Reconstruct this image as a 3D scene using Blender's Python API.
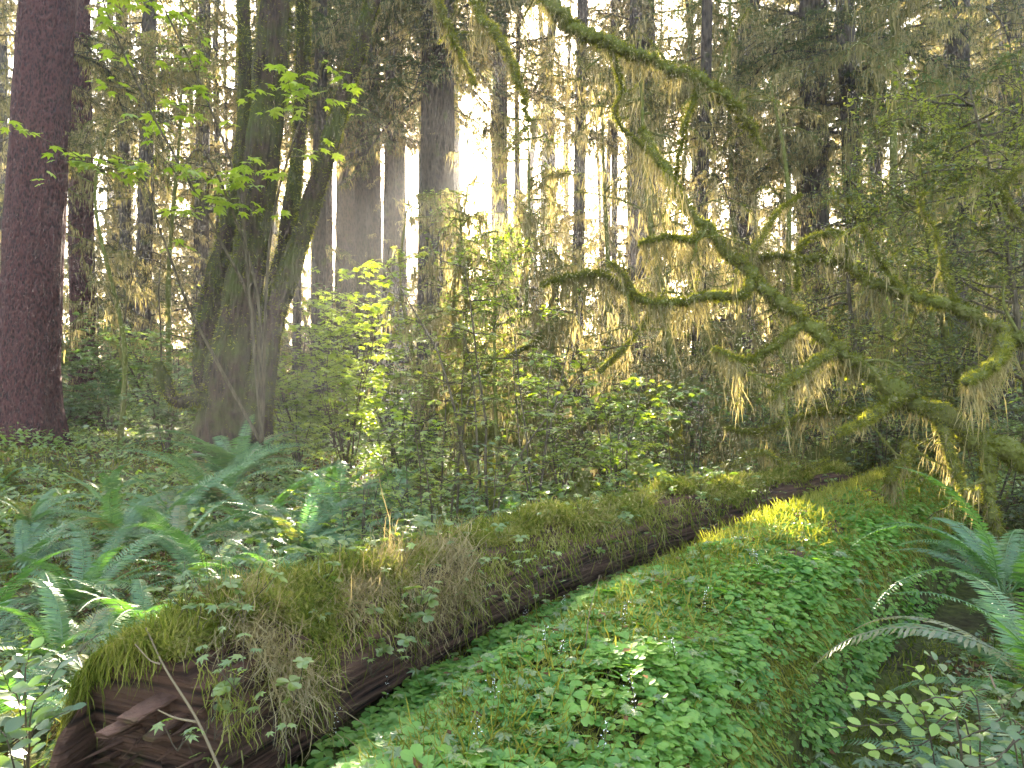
import bpy, math, random
import numpy as np
from mathutils import Vector, Matrix

SC = bpy.context.scene
COL = SC.collection
for o in list(bpy.data.objects):
    bpy.data.objects.remove(o)

# ------------------------------------------------------------------ camera, sky, sun, exposure
F = 760.0; CAMZ = 1.6
cam_d = bpy.data.cameras.new('camera'); cam = bpy.data.objects.new('camera', cam_d); COL.objects.link(cam)
cam.location = (0, 0, CAMZ); cam.rotation_euler = (math.radians(90), 0, 0)
cam_d.sensor_width = 36.0; cam_d.lens = 36.0*F/1024; cam_d.clip_start = 0.05; cam_d.clip_end = 2000
SC.camera = cam
SUN_AZ = math.radians(-3.3); SUN_EL = math.radians(18.4)
sdir = Vector((math.sin(SUN_AZ)*math.cos(SUN_EL), math.cos(SUN_AZ)*math.cos(SUN_EL), math.sin(SUN_EL)))
w = bpy.data.worlds.new('World'); SC.world = w; w.use_nodes = True
nt = w.node_tree; nt.nodes.clear()
out = nt.nodes.new('ShaderNodeOutputWorld'); bg = nt.nodes.new('ShaderNodeBackground')
sky = nt.nodes.new('ShaderNodeTexSky'); sky.sky_type = 'NISHITA'; sky.sun_disc = False
sky.sun_elevation = SUN_EL; sky.sun_rotation = SUN_AZ; sky.air_density = 1.0; sky.dust_density = 1.5; sky.ozone_density = 1.0
bg.inputs['Strength'].default_value = 0.09
# bright aureole of the real sun disc in the sky itself
geo = nt.nodes.new('ShaderNodeTexCoord'); dot = nt.nodes.new('ShaderNodeVectorMath'); dot.operation = 'DOT_PRODUCT'
nrm = nt.nodes.new('ShaderNodeVectorMath'); nrm.operation = 'NORMALIZE'
nt.links.new(geo.outputs['Generated'], nrm.inputs[0]); nt.links.new(nrm.outputs[0], dot.inputs[0]); dot.inputs[1].default_value = sdir
ac = nt.nodes.new('ShaderNodeMath'); ac.operation = 'ARCCOSINE'; nt.links.new(dot.outputs['Value'], ac.inputs[0])
def mth(op, a, b=None):
    n = nt.nodes.new('ShaderNodeMath'); n.operation = op
    for i, v in enumerate((a, b)):
        if v is None: continue
        if isinstance(v, (int, float)): n.inputs[i].default_value = v
        else: nt.links.new(v, n.inputs[i])
    return n.outputs[0]
e1 = mth('EXPONENT', mth('MULTIPLY', ac.outputs[0], -1/math.radians(0.8)))
e2 = mth('EXPONENT', mth('MULTIPLY', ac.outputs[0], -1/math.radians(5)))
aur = mth('ADD', mth('MULTIPLY', e1, 400.0), mth('MULTIPLY', e2, .8))
mixc = nt.nodes.new('ShaderNodeVectorMath'); mixc.operation = 'SCALE'; mixc.inputs[0].default_value = (1, .93, .8)
nt.links.new(aur, mixc.inputs['Scale'])
addc = nt.nodes.new('ShaderNodeVectorMath'); addc.operation = 'ADD'
nt.links.new(sky.outputs[0], addc.inputs[0]); nt.links.new(mixc.outputs[0], addc.inputs[1])
nt.links.new(addc.outputs[0], bg.inputs['Color']); nt.links.new(bg.outputs[0], out.inputs['Surface'])
sl = bpy.data.lights.new('sun', 'SUN'); sl.energy = 5.0; sl.angle = math.radians(0.6); sl.color = (1, .97, .90)
so = bpy.data.objects.new('sun', sl); COL.objects.link(so); so.rotation_euler = sdir.to_track_quat('Z', 'Y').to_euler(); so.location = (0, 0, 60)
SC.view_settings.view_transform = 'Standard'; SC.view_settings.look = 'None'; SC.view_settings.gamma = 1.0
SC.view_settings.use_curve_mapping = False
SC.view_settings.exposure = 4.3
SC.view_settings.use_white_balance = True; SC.view_settings.white_balance_temperature = 8000; SC.view_settings.white_balance_tint = 10
cy = SC.cycles
cy.max_bounces = 7; cy.diffuse_bounces = 4; cy.glossy_bounces = 2; cy.transmission_bounces = 5; cy.volume_bounces = 0
cy.transparent_max_bounces = 4; cy.use_denoising = True; cy.use_adaptive_sampling = True; cy.adaptive_threshold = 0.02
cy.caustics_reflective = False; cy.caustics_refractive = False; cy.sample_clamp_indirect = 1.2; cy.sample_clamp_direct = 1.6
try:
    cy.denoiser = 'OPENIMAGEDENOISE'; cy.denoising_prefilter = 'ACCURATE'
except Exception: pass

HAZE_DENSITY = 0.0013

# ------------------------------------------------------------------ helpers
rng = np.random.default_rng(7)
def P(px, py, d): return np.array(((px-512)/F*d, d, CAMZ-(py-384)/F*d))
def PP(*a): return [P(*t) for t in a]

class Geo:
    """collects vertex and face arrays, built as one mesh object"""
    def __init__(s): s.V = []; s.F = []; s.n = 0
    def add(s, V, Fs, mi=0):
        V = np.asarray(V, float).reshape(-1, 3)
        if not isinstance(Fs, (list, tuple)): Fs = [Fs]
        for f in Fs:
            if len(f): s.F.append((np.asarray(f, np.int64)+s.n, mi))
        s.V.append(V); s.n += len(V); return s
    def merge(s, g, M=None):
        for V in [np.concatenate(g.V)]:
            if M is not None:
                M = np.asarray(M); V = V@M[:3, :3].T+M[:3, 3]
            for f, mi in g.F: s.F.append((f+s.n, mi))
            s.V.append(V); s.n += len(V)
    def mesh(s, name, mats, smooth=True):
        me = bpy.data.meshes.new(name)
        V = np.concatenate(s.V) if s.V else np.zeros((0, 3))
        me.vertices.add(len(V)); me.vertices.foreach_set('co', V.astype(np.float32).ravel())
        li = np.concatenate([f.ravel() for f, _ in s.F]) if s.F else np.zeros(0, int)
        sz = np.concatenate([np.full(len(f), f.shape[1]) for f, _ in s.F])
        mi = np.concatenate([np.full(len(f), m) for f, m in s.F])
        me.loops.add(len(li)); me.loops.foreach_set('vertex_index', li.astype(np.int32))
        me.polygons.add(len(sz))
        ls = np.concatenate([[0], np.cumsum(sz)[:-1]])
        me.polygons.foreach_set('loop_start', ls.astype(np.int32))
        me.polygons.foreach_set('material_index', mi.astype(np.int32))
        me.polygons.foreach_set('use_smooth', np.full(len(sz), smooth))
        me.update(calc_edges=True)
        for m in (mats if isinstance(mats, (list, tuple)) else [mats]): me.materials.append(m)
        return me
    def build(s, name, mats, parent=None, smooth=True):
        return link(name, s.mesh(name, mats, smooth), parent)
def link(name, data, parent=None, M=None):
    o = bpy.data.objects.new(name, data); COL.objects.link(o)
    if parent is not None: o.parent = parent
    if M is not None: o.matrix_local = Matrix(np.asarray(M).tolist())
    return o
def tag(o, label=None, cat=None, group=None, kind=None):
    if label: o['label'] = label
    if cat: o['category'] = cat
    if group: o['group'] = group
    if kind: o['kind'] = kind
    return o
def thing(name, label, cat, loc=(0, 0, 0), group=None):
    o = link(name, None); o.location = tuple(float(v) for v in loc); return tag(o, label, cat, group)
def local(g, loc):
    loc = np.asarray(loc, float); g.V = [V-loc for V in g.V]; return g

def spline(pts, k=6):
    p = np.asarray(pts, float)
    if len(p) < 3: 
        t = np.linspace(0, 1, k+1)[:, None]; return p[0]*(1-t)+p[1]*t
    q = np.vstack([2*p[0]-p[1], p, 2*p[-1]-p[-2]]); outp = []
    for i in range(1, len(q)-2):
        t = np.linspace(0, 1, k, endpoint=False)[:, None]
        a, b, c, d = q[i-1], q[i], q[i+1], q[i+2]
        outp.append(.5*((2*b)+(-a+c)*t+(2*a-5*b+4*c-d)*t*t+(-a+3*b-3*c+d)*t**3))
    return np.vstack(outp+[p[-1:]])
def vnoise(X, s=1.0, seed=0):
    """cheap smooth pseudo-noise in about -1..1"""
    X = np.asarray(X, float)*s; r = np.random.default_rng(seed); v = 0
    for k in range(5):
        d = r.normal(size=3); d /= np.linalg.norm(d); f = 1.0+.9*k
        v = v+np.sin(X@d*f*2.2+r.uniform(0, 6.28)+1.3*np.sin(X@np.roll(d, 1)*f*1.4+k))/(1+.55*k)
    return v/2.2
def frames(Pt):
    T = np.gradient(Pt, axis=0); T /= np.linalg.norm(T, axis=1)[:, None]+1e-9
    N = np.zeros_like(T); a = np.array([0, 0, 1.]) if abs(T[0, 2]) < .8 else np.array([0, 1., 0])
    n = a-T[0]*(a@T[0]); N[0] = n/np.linalg.norm(n)
    for i in range(1, len(T)):
        n = N[i-1]-T[i]*(N[i-1]@T[i]); N[i] = n/(np.linalg.norm(n)+1e-9)
    return T, N, np.cross(T, N)
def tube(g, Pt, R, n=6, lump=0., ls=6., seed=0, mi=0, ridge=None):
    Pt = np.asarray(Pt, float); m = len(Pt); R = np.broadcast_to(R, (m,)).astype(float)
    T, N, B = frames(Pt); a = np.linspace(0, 2*np.pi, n, endpoint=False)
    D = np.cos(a)[None, :, None]*N[:, None]+np.sin(a)[None, :, None]*B[:, None]
    V = Pt[:, None]+D*R[:, None, None]
    k = np.ones((m, n))
    if lump: k = k+lump*vnoise(V.reshape(-1, 3), ls, seed).reshape(m, n)
    if ridge is not None: k = k*ridge(a[None, :], np.linspace(0, 1, m)[:, None], V)
    V = Pt[:, None]+D*(R[:, None]*k)[..., None]
    i = np.arange(m-1)[:, None]*n; j = np.arange(n)[None]; j2 = (j+1) % n
    Q = np.stack([i+j, i+j2, i+n+j2, i+n+j], -1).reshape(-1, 4)
    V = np.vstack([V.reshape(-1, 3), Pt[:1], Pt[-1:]]); c0 = m*n
    jj = np.arange(n); cap = np.vstack([np.stack([np.full(n, c0), (jj+1) % n, jj], 1), np.stack([np.full(n, c0+1), (m-1)*n+jj, (m-1)*n+(jj+1) % n], 1)])
    g.add(V, [Q, cap], mi); return V[:m*n]
def stamp(g, tV, tF, pos, X, Y, Z, sc, mi=0):
    """copies of one small template at many places; X,Y,Z are the axes"""
    N = len(pos)
    if N == 0: return
    sc = np.broadcast_to(sc, (N,))[:, None, None]; t = tV[None]*sc
    V = pos[:, None]+t[..., :1]*X[:, None]+t[..., 1:2]*Y[:, None]+t[..., 2:3]*Z[:, None]
    off = (np.arange(N)*len(tV))[:, None, None]
    g.add(V.reshape(-1, 3), [(f[None]+off).reshape(-1, f.shape[1]) for f in tF], mi)
def norm(v): return v/(np.linalg.norm(v, axis=-1, keepdims=True)+1e-9)
def leaf_axes(N, r, tilt=.5, yaw=None, droop=0.):
    yaw = r.uniform(0, 2*np.pi, N) if yaw is None else yaw
    Z = norm(np.stack([r.normal(0, tilt, N), r.normal(0, tilt, N), np.ones(N)], 1))
    X = np.stack([np.cos(yaw), np.sin(yaw), np.full(N, -droop)], 1); X = norm(X-Z*(X*Z).sum(1)[:, None]*(1 if droop == 0 else .5))
    Y = norm(np.cross(Z, X)); Z = np.cross(X, Y); return X, Y, Z
def rand_axes(N, r):
    X = norm(r.normal(size=(N, 3))); Y = norm(np.cross(X, r.normal(size=(N, 3)))); return X, Y, np.cross(X, Y)

# templates -------------------------------------------------------
T3 = lambda *f: [np.array(f)]
LEAF = (np.array([[0, 0, 0], [.45, .26, .04], [1, 0, -.06], [.45, -.26, .04], [.45, 0, -.02]]), T3((0, 4, 1), (4, 2, 1), (0, 3, 4), (4, 3, 2)))
LEAF2 = (np.array([[0, 0, 0], [.5, .24, .05], [1, 0, -.05], [.5, -.24, .0]]), T3((0, 2, 1), (0, 3, 2)))
BLADE = (np.array([[0, .06, 0], [0, -.06, 0], [1, 0, 0]]), T3((0, 1, 2)))
def mk_oval():
    V = [[0, 0, 0]]; 
    for t, wd in ((.15, .2), (.4, .31), (.65, .29), (.88, .14)): V += [[t, wd, .05*math.sin(t*3)+.03], [t, 0, -.02+.05*math.sin(t*3)], [t, -wd, .05*math.sin(t*3)+.03]]
    V += [[1, 0, -.03]]; Fq = []; Ft = [[0, 2, 1], [0, 3, 2]]
    for i in range(3):
        a = 1+3*i; Fq += [[a, a+1, a+4, a+3], [a+1, a+2, a+5, a+4]]
    Ft += [[10, 11, 13], [11, 12, 13]]
    return np.array(V), [np.array(Fq), np.array(Ft)]
OVAL = mk_oval()
def mk_maple(teeth=True):
    lobes = [(-150, .42), (-100, .62), (-48, .85), (0, 1.), (48, .85), (100, .62), (150, .42)]
    pts = []
    for i, (a, L) in enumerate(lobes):
        if i: pts.append(((a+lobes[i-1][0])/2, .42*(1 if i not in (1, 6) else .85)))
        if teeth: pts += [(a-11, L*.72), (a, L), (a+11, L*.72)]
        else: pts.append((a, L))
    V = [[.0, 0, 0]]+[[.35+.65*r_*math.cos(math.radians(a)), .65*r_*math.sin(math.radians(a)), -.13*r_*r_+.05*(abs(math.sin(math.radians(a*3.5))))] for a, r_ in pts]
    V.append([.35, 0, .02]); c = len(V)-1; n = len(pts)
    Fc = [[c, 1+i, 2+i] for i in range(n-1)]+[[c, n, 0], [c, 0, 1]]
    return np.array(V), [np.array(Fc)]
MAPLE = mk_maple(); MAPLE_S = mk_maple(False)
def mk_oxalis():
    V = []; Fc = []
    for k in range(3):
        a = math.radians(120*k+8); ca, sa = math.cos(a), math.sin(a)
        pr = [(0.02, 0, 0), (.28, .30, .07), (.62, .50, .03), (.90, .40, -.05), (.97, .16, -.07), (.80, 0, -.06), (.97, -.16, -.07), (.90, -.40, -.05), (.62, -.50, .03), (.28, -.30, .07), (.45, 0, -.05)]
        b = len(V)
        for x, y, z in pr: V.append([ca*x-sa*y, sa*x+ca*y, z])
        Fc += [[b+10, b+i, b+i+1] for i in range(0, 9)]+[[b+10, b+9, b]]
    b = len(V); V += [[.02, 0, 0], [-.02, .015, 0], [.015, -.02, -1.4], [.06, .02, -1.4]]
    Fc += [[b, b+1, b+2], [b+1, b+3, b+2]]
    return np.array(V)*np.array([1, 1, 1]), [np.array(Fc)]
OXALIS = mk_oxalis()

def strands(g, pos, L, W, r, seg=3, sway=.12, mi=0, dirs=None):
    """hanging threads of moss: narrow ragged ribbons"""
    N = len(pos); 
    if N == 0: return
    yaw = r.uniform(0, np.pi, N); S = np.stack([np.cos(yaw), np.sin(yaw), np.zeros(N)], 1)
    D = np.tile([0, 0, -1.], (N, 1)) if dirs is None else dirs
    c = pos.copy(); rows = []; L = np.broadcast_to(L, (N,)); W = np.broadcast_to(W, (N,))
    wob = r.normal(0, sway, (N, 3))
    for i in range(seg):
        ww = (W*(1-.45*i/seg)*r.uniform(.5, 1.3, N))[:, None]
        rows += [c+S*ww*.5, c-S*ww*.5]
        c = c+(D+wob+r.normal(0, sway, (N, 3)))*(L/seg)[:, None]
    rows.append(c); V = np.stack(rows, 1).reshape(-1, 3); k = 2*seg+1
    off = (np.arange(N)*k)[:, None, None]
    q = np.array([[2*i, 2*i+1, 2*i+3, 2*i+2] for i in range(seg-1)]).reshape(-1, 4); t = np.array([[2*seg-2, 2*seg-1, 2*seg]])
    g.add(V, [(f[None]+off).reshape(-1, f.shape[1]) for f in (q, t) if len(f)], mi)
def moss_on(g, Pt, R, r, dens, Lm, W, clump=2.0, seg=3, seed=0, sway=.12, mi=0):
    """hang moss along a limb path, in clumps"""
    Pt = np.asarray(Pt); d = np.linalg.norm(np.diff(Pt, axis=0), axis=1); Lt = d.sum(); n = int(dens*Lt)
    if n < 1: return
    s = np.concatenate([[0], np.cumsum(d)]); u = r.uniform(0, Lt, n)
    pos = np.stack([np.interp(u, s, Pt[:, i]) for i in range(3)], 1); rr = np.interp(u, s, np.broadcast_to(R, (len(Pt),)))
    a = r.uniform(0, 2*np.pi, n); pos = pos+np.stack([np.cos(a), np.sin(a), -.2-.6*r.random(n)], 1)*(rr*.8)[:, None]
    k = np.clip(.4+.9*vnoise(pos*[1, 1, .2], clump*1.7, seed), .06, 1.4)
    kk = k > .1; pos = pos[kk]; k = k[kk]; n = len(pos); L = Lm*k*r.uniform(.25, 1.15, n); strands(g, pos, L, W*r.uniform(.6, 1.5, n), r, seg, sway, mi)
def fuzz(g, Pt, R, r, dens, L, W, mi=0):
    """short moss tufts all round a limb"""
    Pt = np.asarray(Pt); d = np.linalg.norm(np.diff(Pt, axis=0), axis=1); Lt = d.sum(); n = int(dens*Lt)
    if n < 1: return
    s = np.concatenate([[0], np.cumsum(d)]); u = r.uniform(0, Lt, n)
    pos = np.stack([np.interp(u, s, Pt[:, i]) for i in range(3)], 1); rr = np.interp(u, s, np.broadcast_to(R, (len(Pt),)))
    T = norm(np.stack([np.interp(u, s, np.gradient(Pt[:, i])) for i in range(3)], 1))
    D = norm(np.cross(T, r.normal(size=(n, 3)))); pos = pos+D*(rr*.95)[:, None]
    D = norm(D+r.normal(0, .5, (n, 3))+np.array([0, 0, -.25])); Y = norm(np.cross(D, r.normal(size=(n, 3)))); 
    stamp(g, BLADE[0]*np.array([1, W/L*8, 1]), BLADE[1], pos, D, Y, np.cross(D, Y), L*r.uniform(.5, 1.5, n), mi)
def grow(p0, d0, L, n, r, wig=.25, droop=0., up=0.):
    p = np.array(p0, float); d = norm(np.array(d0, float)); out_ = [p.copy()]; st = L/n
    for i in range(n):
        d = norm(d+r.normal(0, wig, 3)*.5+np.array([0, 0, up-droop*(i/n+.3)])); p = p+d*st; out_.append(p.copy())
    return np.array(out_)

# ------------------------------------------------------------------ materials
MATS = {}
def new_mat(name):
    m = bpy.data.materials.new(name); m.use_nodes = True; m.node_tree.nodes.clear(); MATS[name] = m; return m, m.node_tree
def N_(nt, t, **k):
    n = nt.nodes.new(t)
    for a, b in k.items(): setattr(n, a, b)
    return n
def ramp(nt, fac, stops):
    n = N_(nt, 'ShaderNodeValToRGB'); e = n.color_ramp.elements
    while len(e) < len(stops): e.new(.5)
    for i, (p, c) in enumerate(stops): e[i].position = p; e[i].color = (*c, 1)
    nt.links.new(fac, n.inputs[0]); return n.outputs[0]
def leaf_mat(name, cols, trans=.45, tcol=(1.5, 1.6, .6), gloss=.06, rough=.4, scale=1.2):
    m, t = new_mat(name); g = N_(t, 'ShaderNodeNewGeometry'); tc = N_(t, 'ShaderNodeTexCoord')
    nz = N_(t, 'ShaderNodeTexNoise'); nz.inputs['Scale'].default_value = scale; nz.inputs['Detail'].default_value = 2; t.links.new(tc.outputs['Object'], nz.inputs['Vector'])
    mx = N_(t, 'ShaderNodeMath', operation='ADD'); 
    a = N_(t, 'ShaderNodeMath', operation='MULTIPLY'); a.inputs[1].default_value = .6; t.links.new(g.outputs['Random Per Island'], a.inputs[0])
    b = N_(t, 'ShaderNodeMath', operation='MULTIPLY_ADD'); b.inputs[1].default_value = 1.2; b.inputs[2].default_value = -.4; t.links.new(nz.outputs['Fac'], b.inputs[0])
    t.links.new(a.outputs[0], mx.inputs[0]); t.links.new(b.outputs[0], mx.inputs[1])
    oi = N_(t, 'ShaderNodeObjectInfo'); m3 = N_(t, 'ShaderNodeMath', operation='MULTIPLY_ADD'); m3.inputs[1].default_value = .35; t.links.new(oi.outputs['Random'], m3.inputs[0]); t.links.new(mx.outputs[0], m3.inputs[2]); mx = m3
    m3 = N_(t, 'ShaderNodeMath', operation='SUBTRACT'); m3.inputs[1].default_value = .17; t.links.new(mx.outputs[0], m3.inputs[0]); mx = m3
    n = len(cols); c = ramp(t, mx.outputs[0], [((i+.0)/(n-1) if n > 1 else 0, cc) for i, cc in enumerate(cols)])
    vm = N_(t, 'ShaderNodeVectorMath', operation='MULTIPLY'); vm.inputs[1].default_value = tcol; t.links.new(c, vm.inputs[0])
    df = N_(t, 'ShaderNodeBsdfDiffuse'); tr = N_(t, 'ShaderNodeBsdfTranslucent'); t.links.new(c, df.inputs['Color']); t.links.new(vm.outputs[0], tr.inputs['Color'])
    ms = N_(t, 'ShaderNodeMixShader'); ms.inputs[0].default_value = trans; t.links.new(df.outputs[0], ms.inputs[1]); t.links.new(tr.outputs[0], ms.inputs[2])
    o = N_(t, 'ShaderNodeOutputMaterial'); last = ms.outputs[0]
    if gloss:
        gl = N_(t, 'ShaderNodeBsdfGlossy'); gl.inputs['Roughness'].default_value = rough; gl.inputs['Color'].default_value = (1, 1, 1, 1)
        m2 = N_(t, 'ShaderNodeMixShader'); m2.inputs[0].default_value = gloss; t.links.new(last, m2.inputs[1]); t.links.new(gl.outputs[0], m2.inputs[2]); last = m2.outputs[0]
    t.links.new(last, o.inputs['Surface']); return m
def bark_mat(name, dark, light, moss=(.06, .075, .015), mossy=.5, scale=7., stretch=.18, bump=.6, rotz=None):
    m, t = new_mat(name); tc = N_(t, 'ShaderNodeTexCoord'); mp = N_(t, 'ShaderNodeMapping'); mp.inputs['Scale'].default_value = (1, 1, stretch)
    if rotz is not None: mp.inputs['Scale'].default_value = (stretch, stretch, 2.)
    t.links.new(tc.outputs['Object'], mp.inputs[0])
    n1 = N_(t, 'ShaderNodeTexNoise'); n1.inputs['Scale'].default_value = scale; n1.inputs['Detail'].default_value = 8; n1.inputs['Roughness'].default_value = .65; t.links.new(mp.outputs[0], n1.inputs['Vector'])
    v = N_(t, 'ShaderNodeTexVoronoi'); v.inputs['Scale'].default_value = scale*1.6; t.links.new(mp.outputs[0], v.inputs['Vector'])
    ad = N_(t, 'ShaderNodeMath', operation='MULTIPLY'); t.links.new(n1.outputs['Fac'], ad.inputs[0]); t.links.new(v.outputs['Distance'], ad.inputs[1])
    ad2 = N_(t, 'ShaderNodeMath', operation='ADD'); t.links.new(ad.outputs[0], ad2.inputs[0]); 
    ad3 = N_(t, 'ShaderNodeMath', operation='MULTIPLY'); ad3.inputs[1].default_value = .5; t.links.new(n1.outputs['Fac'], ad3.inputs[0]); t.links.new(ad3.outputs[0], ad2.inputs[1])
    c = ramp(t, ad2.outputs[0], [(.25, dark), (.6, light)])
    n2 = N_(t, 'ShaderNodeTexNoise'); n2.inputs['Scale'].default_value = 1.6; n2.inputs['Detail'].default_value = 6; n2.inputs['Roughness'].default_value = .7; t.links.new(tc.outputs['Object'], n2.inputs['Vector'])
    mk = ramp(t, n2.outputs['Fac'], [(max(0., .78-mossy*.5), (0, 0, 0)), (min(1, .95-mossy*.5), (1, 1, 1))])
    mix = N_(t, 'ShaderNodeMix', data_type='RGBA'); t.links.new(mk, mix.inputs[0]); t.links.new(c, mix.inputs[6]); mix.inputs[7].default_value = (*moss, 1)
    bs = N_(t, 'ShaderNodeBsdfPrincipled'); bs.inputs['Roughness'].default_value = .9; bs.inputs['Specular IOR Level'].default_value = .15
    t.links.new(mix.outputs[2], bs.inputs['Base Color'])
    bp = N_(t, 'ShaderNodeBump'); bp.inputs['Strength'].default_value = bump; bp.inputs['Distance'].default_value = .08; t.links.new(ad2.outputs[0], bp.inputs['Height']); t.links.new(bp.outputs[0], bs.inputs['Normal'])
    o = N_(t, 'ShaderNodeOutputMaterial'); t.links.new(bs.outputs[0], o.inputs['Surface']); return m

M_BARK_RED = bark_mat('spruce_bark', (.008, .004, .0045), (.085, .032, .032), moss=(.05, .04, .03), mossy=.25, scale=21, stretch=.42, bump=1.)
M_BARK = bark_mat('dark_bark', (.008, .006, .005), (.062, .045, .035), mossy=.4, scale=12, stretch=.3, bump=1.)
M_BARK_MAPLE = bark_mat('maple_bark', (.006, .004, .003), (.05, .030, .022), moss=(.045, .05, .012), mossy=.7, scale=12, stretch=.22, bump=1.)
M_STEM = bark_mat('stem_bark', (.03, .022, .015), (.09, .07, .045), mossy=.3, scale=20)
M_MOSSLIMB = bark_mat('mossy_bark', (.03, .028, .01), (.11, .10, .035), moss=(.09, .095, .022), mossy=.85, scale=14, stretch=1.)
M_WOOD = bark_mat('rotten_wood', (.010, .005, .004), (.115, .056, .038), mossy=.4, scale=16, stretch=.10, bump=1., rotz=-math.radians(62))
M_HANG = leaf_mat('hanging_moss', [(.11, .095, .045), (.19, .165, .08), (.30, .26, .15)], trans=.5, tcol=(1.5, 1.38, 1.0), gloss=0, scale=.8)
M_HANG_G = leaf_mat('green_moss', [(.045, .052, .010), (.12, .125, .025), (.22, .21, .06)], trans=.5, tcol=(1.5, 1.5, .6), gloss=0, scale=2.5)
M_MOSSY = leaf_mat('log_moss', [(.04, .07, .012), (.11, .13, .02), (.20, .19, .05), (.28, .24, .12)], trans=.4, tcol=(1.3, 1.3, .7), gloss=0, scale=3.5)
M_LEAF_O = leaf_mat('olive_leaf', [(.09, .12, .022), (.15, .175, .03), (.24, .25, .055)], trans=.5, tcol=(1.8, 1.7, .5))
M_STRAW = leaf_mat('straw_moss', [(.12, .09, .04), (.24, .19, .10), (.34, .28, .17)], trans=.4, tcol=(1.3, 1.2, .8), gloss=0, scale=3)
M_NEEDLE = leaf_mat('conifer_needles', [(.03, .045, .02), (.05, .07, .025), (.09, .10, .04)], trans=.4, gloss=.03)
M_LEAF_Y = leaf_mat('bright_maple_leaf', [(.09, .14, .02), (.14, .2, .03), (.2, .25, .045)], trans=.6, tcol=(1.9, 1.9, .5))
M_LEAF = leaf_mat('green_leaf', [(.04, .08, .02), (.06, .11, .025), (.11, .15, .035)], trans=.45)
M_LEAF_D = leaf_mat('small_dark_leaf', [(.03, .055, .018), (.055, .085, .025), (.11, .13, .035)], trans=.42, tcol=(1.6, 1.6, .55))
M_OXALIS = leaf_mat('sorrel_leaf', [(.03, .11, .02), (.06, .17, .028), (.11, .23, .035), (.17, .28, .045)], trans=.35, gloss=.025, rough=.5, scale=2.5, tcol=(1.2, 1.5, .6))
M_FERN = leaf_mat('fern_leaf', [(.03, .09, .025), (.055, .135, .035), (.10, .18, .045)], trans=.38, gloss=.05, rough=.42, tcol=(1.5, 1.6, .6), scale=1.)
M_FERN_Y = leaf_mat('dry_fern_leaf', [(.05, .09, .03), (.13, .13, .04), (.2, .15, .06)], trans=.45, gloss=.06)
M_SALAL = leaf_mat('pale_leaf', [(.11, .18, .035), (.22, .30, .06), (.44, .50, .14)], trans=.35, gloss=.03, rough=.35, tcol=(1.2, 1.3, .6))
M_HERB = leaf_mat('herb_leaf', [(.05, .10, .025), (.09, .15, .03), (.17, .22, .05)], trans=.5, tcol=(1.6, 1.6, .6))
M_LITTER = leaf_mat('leaf_litter', [(.06, .03, .015), (.12, .06, .03), (.2, .12, .06)], trans=.2, gloss=0)
M_TWIG = leaf_mat('dead_twig', [(.07, .05, .035), (.13, .095, .06), (.19, .14, .09)], trans=0, gloss=0)
M_FLOWER = leaf_mat('white_petal', [(.75, .75, .7), (.85, .85, .8)], trans=.3, tcol=(1, 1, 1), gloss=0)
def ground_mat():
    m, t = new_mat('forest_floor'); tc = N_(t, 'ShaderNodeTexCoord')
    n = N_(t, 'ShaderNodeTexNoise'); n.inputs['Scale'].default_value = 1.1; n.inputs['Detail'].default_value = 9; n.inputs['Roughness'].default_value = .7; t.links.new(tc.outputs['Object'], n.inputs['Vector'])
    n2 = N_(t, 'ShaderNodeTexNoise'); n2.inputs['Scale'].default_value = 18; n2.inputs['Detail'].default_value = 6; t.links.new(tc.outputs['Object'], n2.inputs['Vector'])
    c = ramp(t, n.outputs['Fac'], [(.35, (.045, .028, .016)), (.48, (.05, .05, .015)), (.62, (.085, .095, .02)), (.75, (.05, .075, .02))])
    c2 = ramp(t, n2.outputs['Fac'], [(.3, (.5, .5, .5)), (.7, (1.3, 1.3, 1.3))])
    mu = N_(t, 'ShaderNodeVectorMath', operation='MULTIPLY'); t.links.new(c, mu.inputs[0]); t.links.new(c2, mu.inputs[1])
    b = N_(t, 'ShaderNodeBsdfPrincipled'); b.inputs['Roughness'].default_value = 1; b.inputs['Specular IOR Level'].default_value = .1; t.links.new(mu.outputs[0], b.inputs['Base Color'])
    bp = N_(t, 'ShaderNodeBump'); bp.inputs['Strength'].default_value = .8; bp.inputs['Distance'].default_value = .04; t.links.new(n2.outputs['Fac'], bp.inputs['Height']); t.links.new(bp.outputs[0], b.inputs['Normal'])
    o = N_(t, 'ShaderNodeOutputMaterial'); t.links.new(b.outputs[0], o.inputs['Surface']); return m
M_GROUND = ground_mat()

# ------------------------------------------------------------------ terrain
LOG1 = spline([(-1.10, 2.30, .535), (-.62, 3.45, .50), (.42, 5.1, .50), (1.9, 6.7, .50), (3.7, 8.2, .46)], 10)
LOG2 = spline([(-.45, 1.2, .12), (.12, 2.5, .14), (1.0, 4.0, .17), (2.15, 5.6, .2), (3.5, 7.2, .22), (4.6, 8.6, .2)], 10)
def seg_side(x, y, A):
    """signed distance in plan to the polyline (positive on its right) and position along it"""
    x = np.asarray(x, float); y = np.asarray(y, float); best = np.full(x.shape, 1e9); sd = np.zeros(x.shape); tt = np.zeros(x.shape)
    for i in range(len(A)-1):
        a = A[i, :2]; b = A[i+1, :2]; e = b-a; l2 = e@e
        t = np.clip(((x-a[0])*e[0]+(y-a[1])*e[1])/l2, 0, 1); dx = x-a[0]-t*e[0]; dy = y-a[1]-t*e[1]; d = np.hypot(dx, dy)
        s = np.sign(dx*e[1]-dy*e[0]); m = d < best; best = np.where(m, d, best); sd = np.where(m, s*d, sd); tt = np.where(m, i+t, tt)
    return sd, tt/(len(A)-1)
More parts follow.
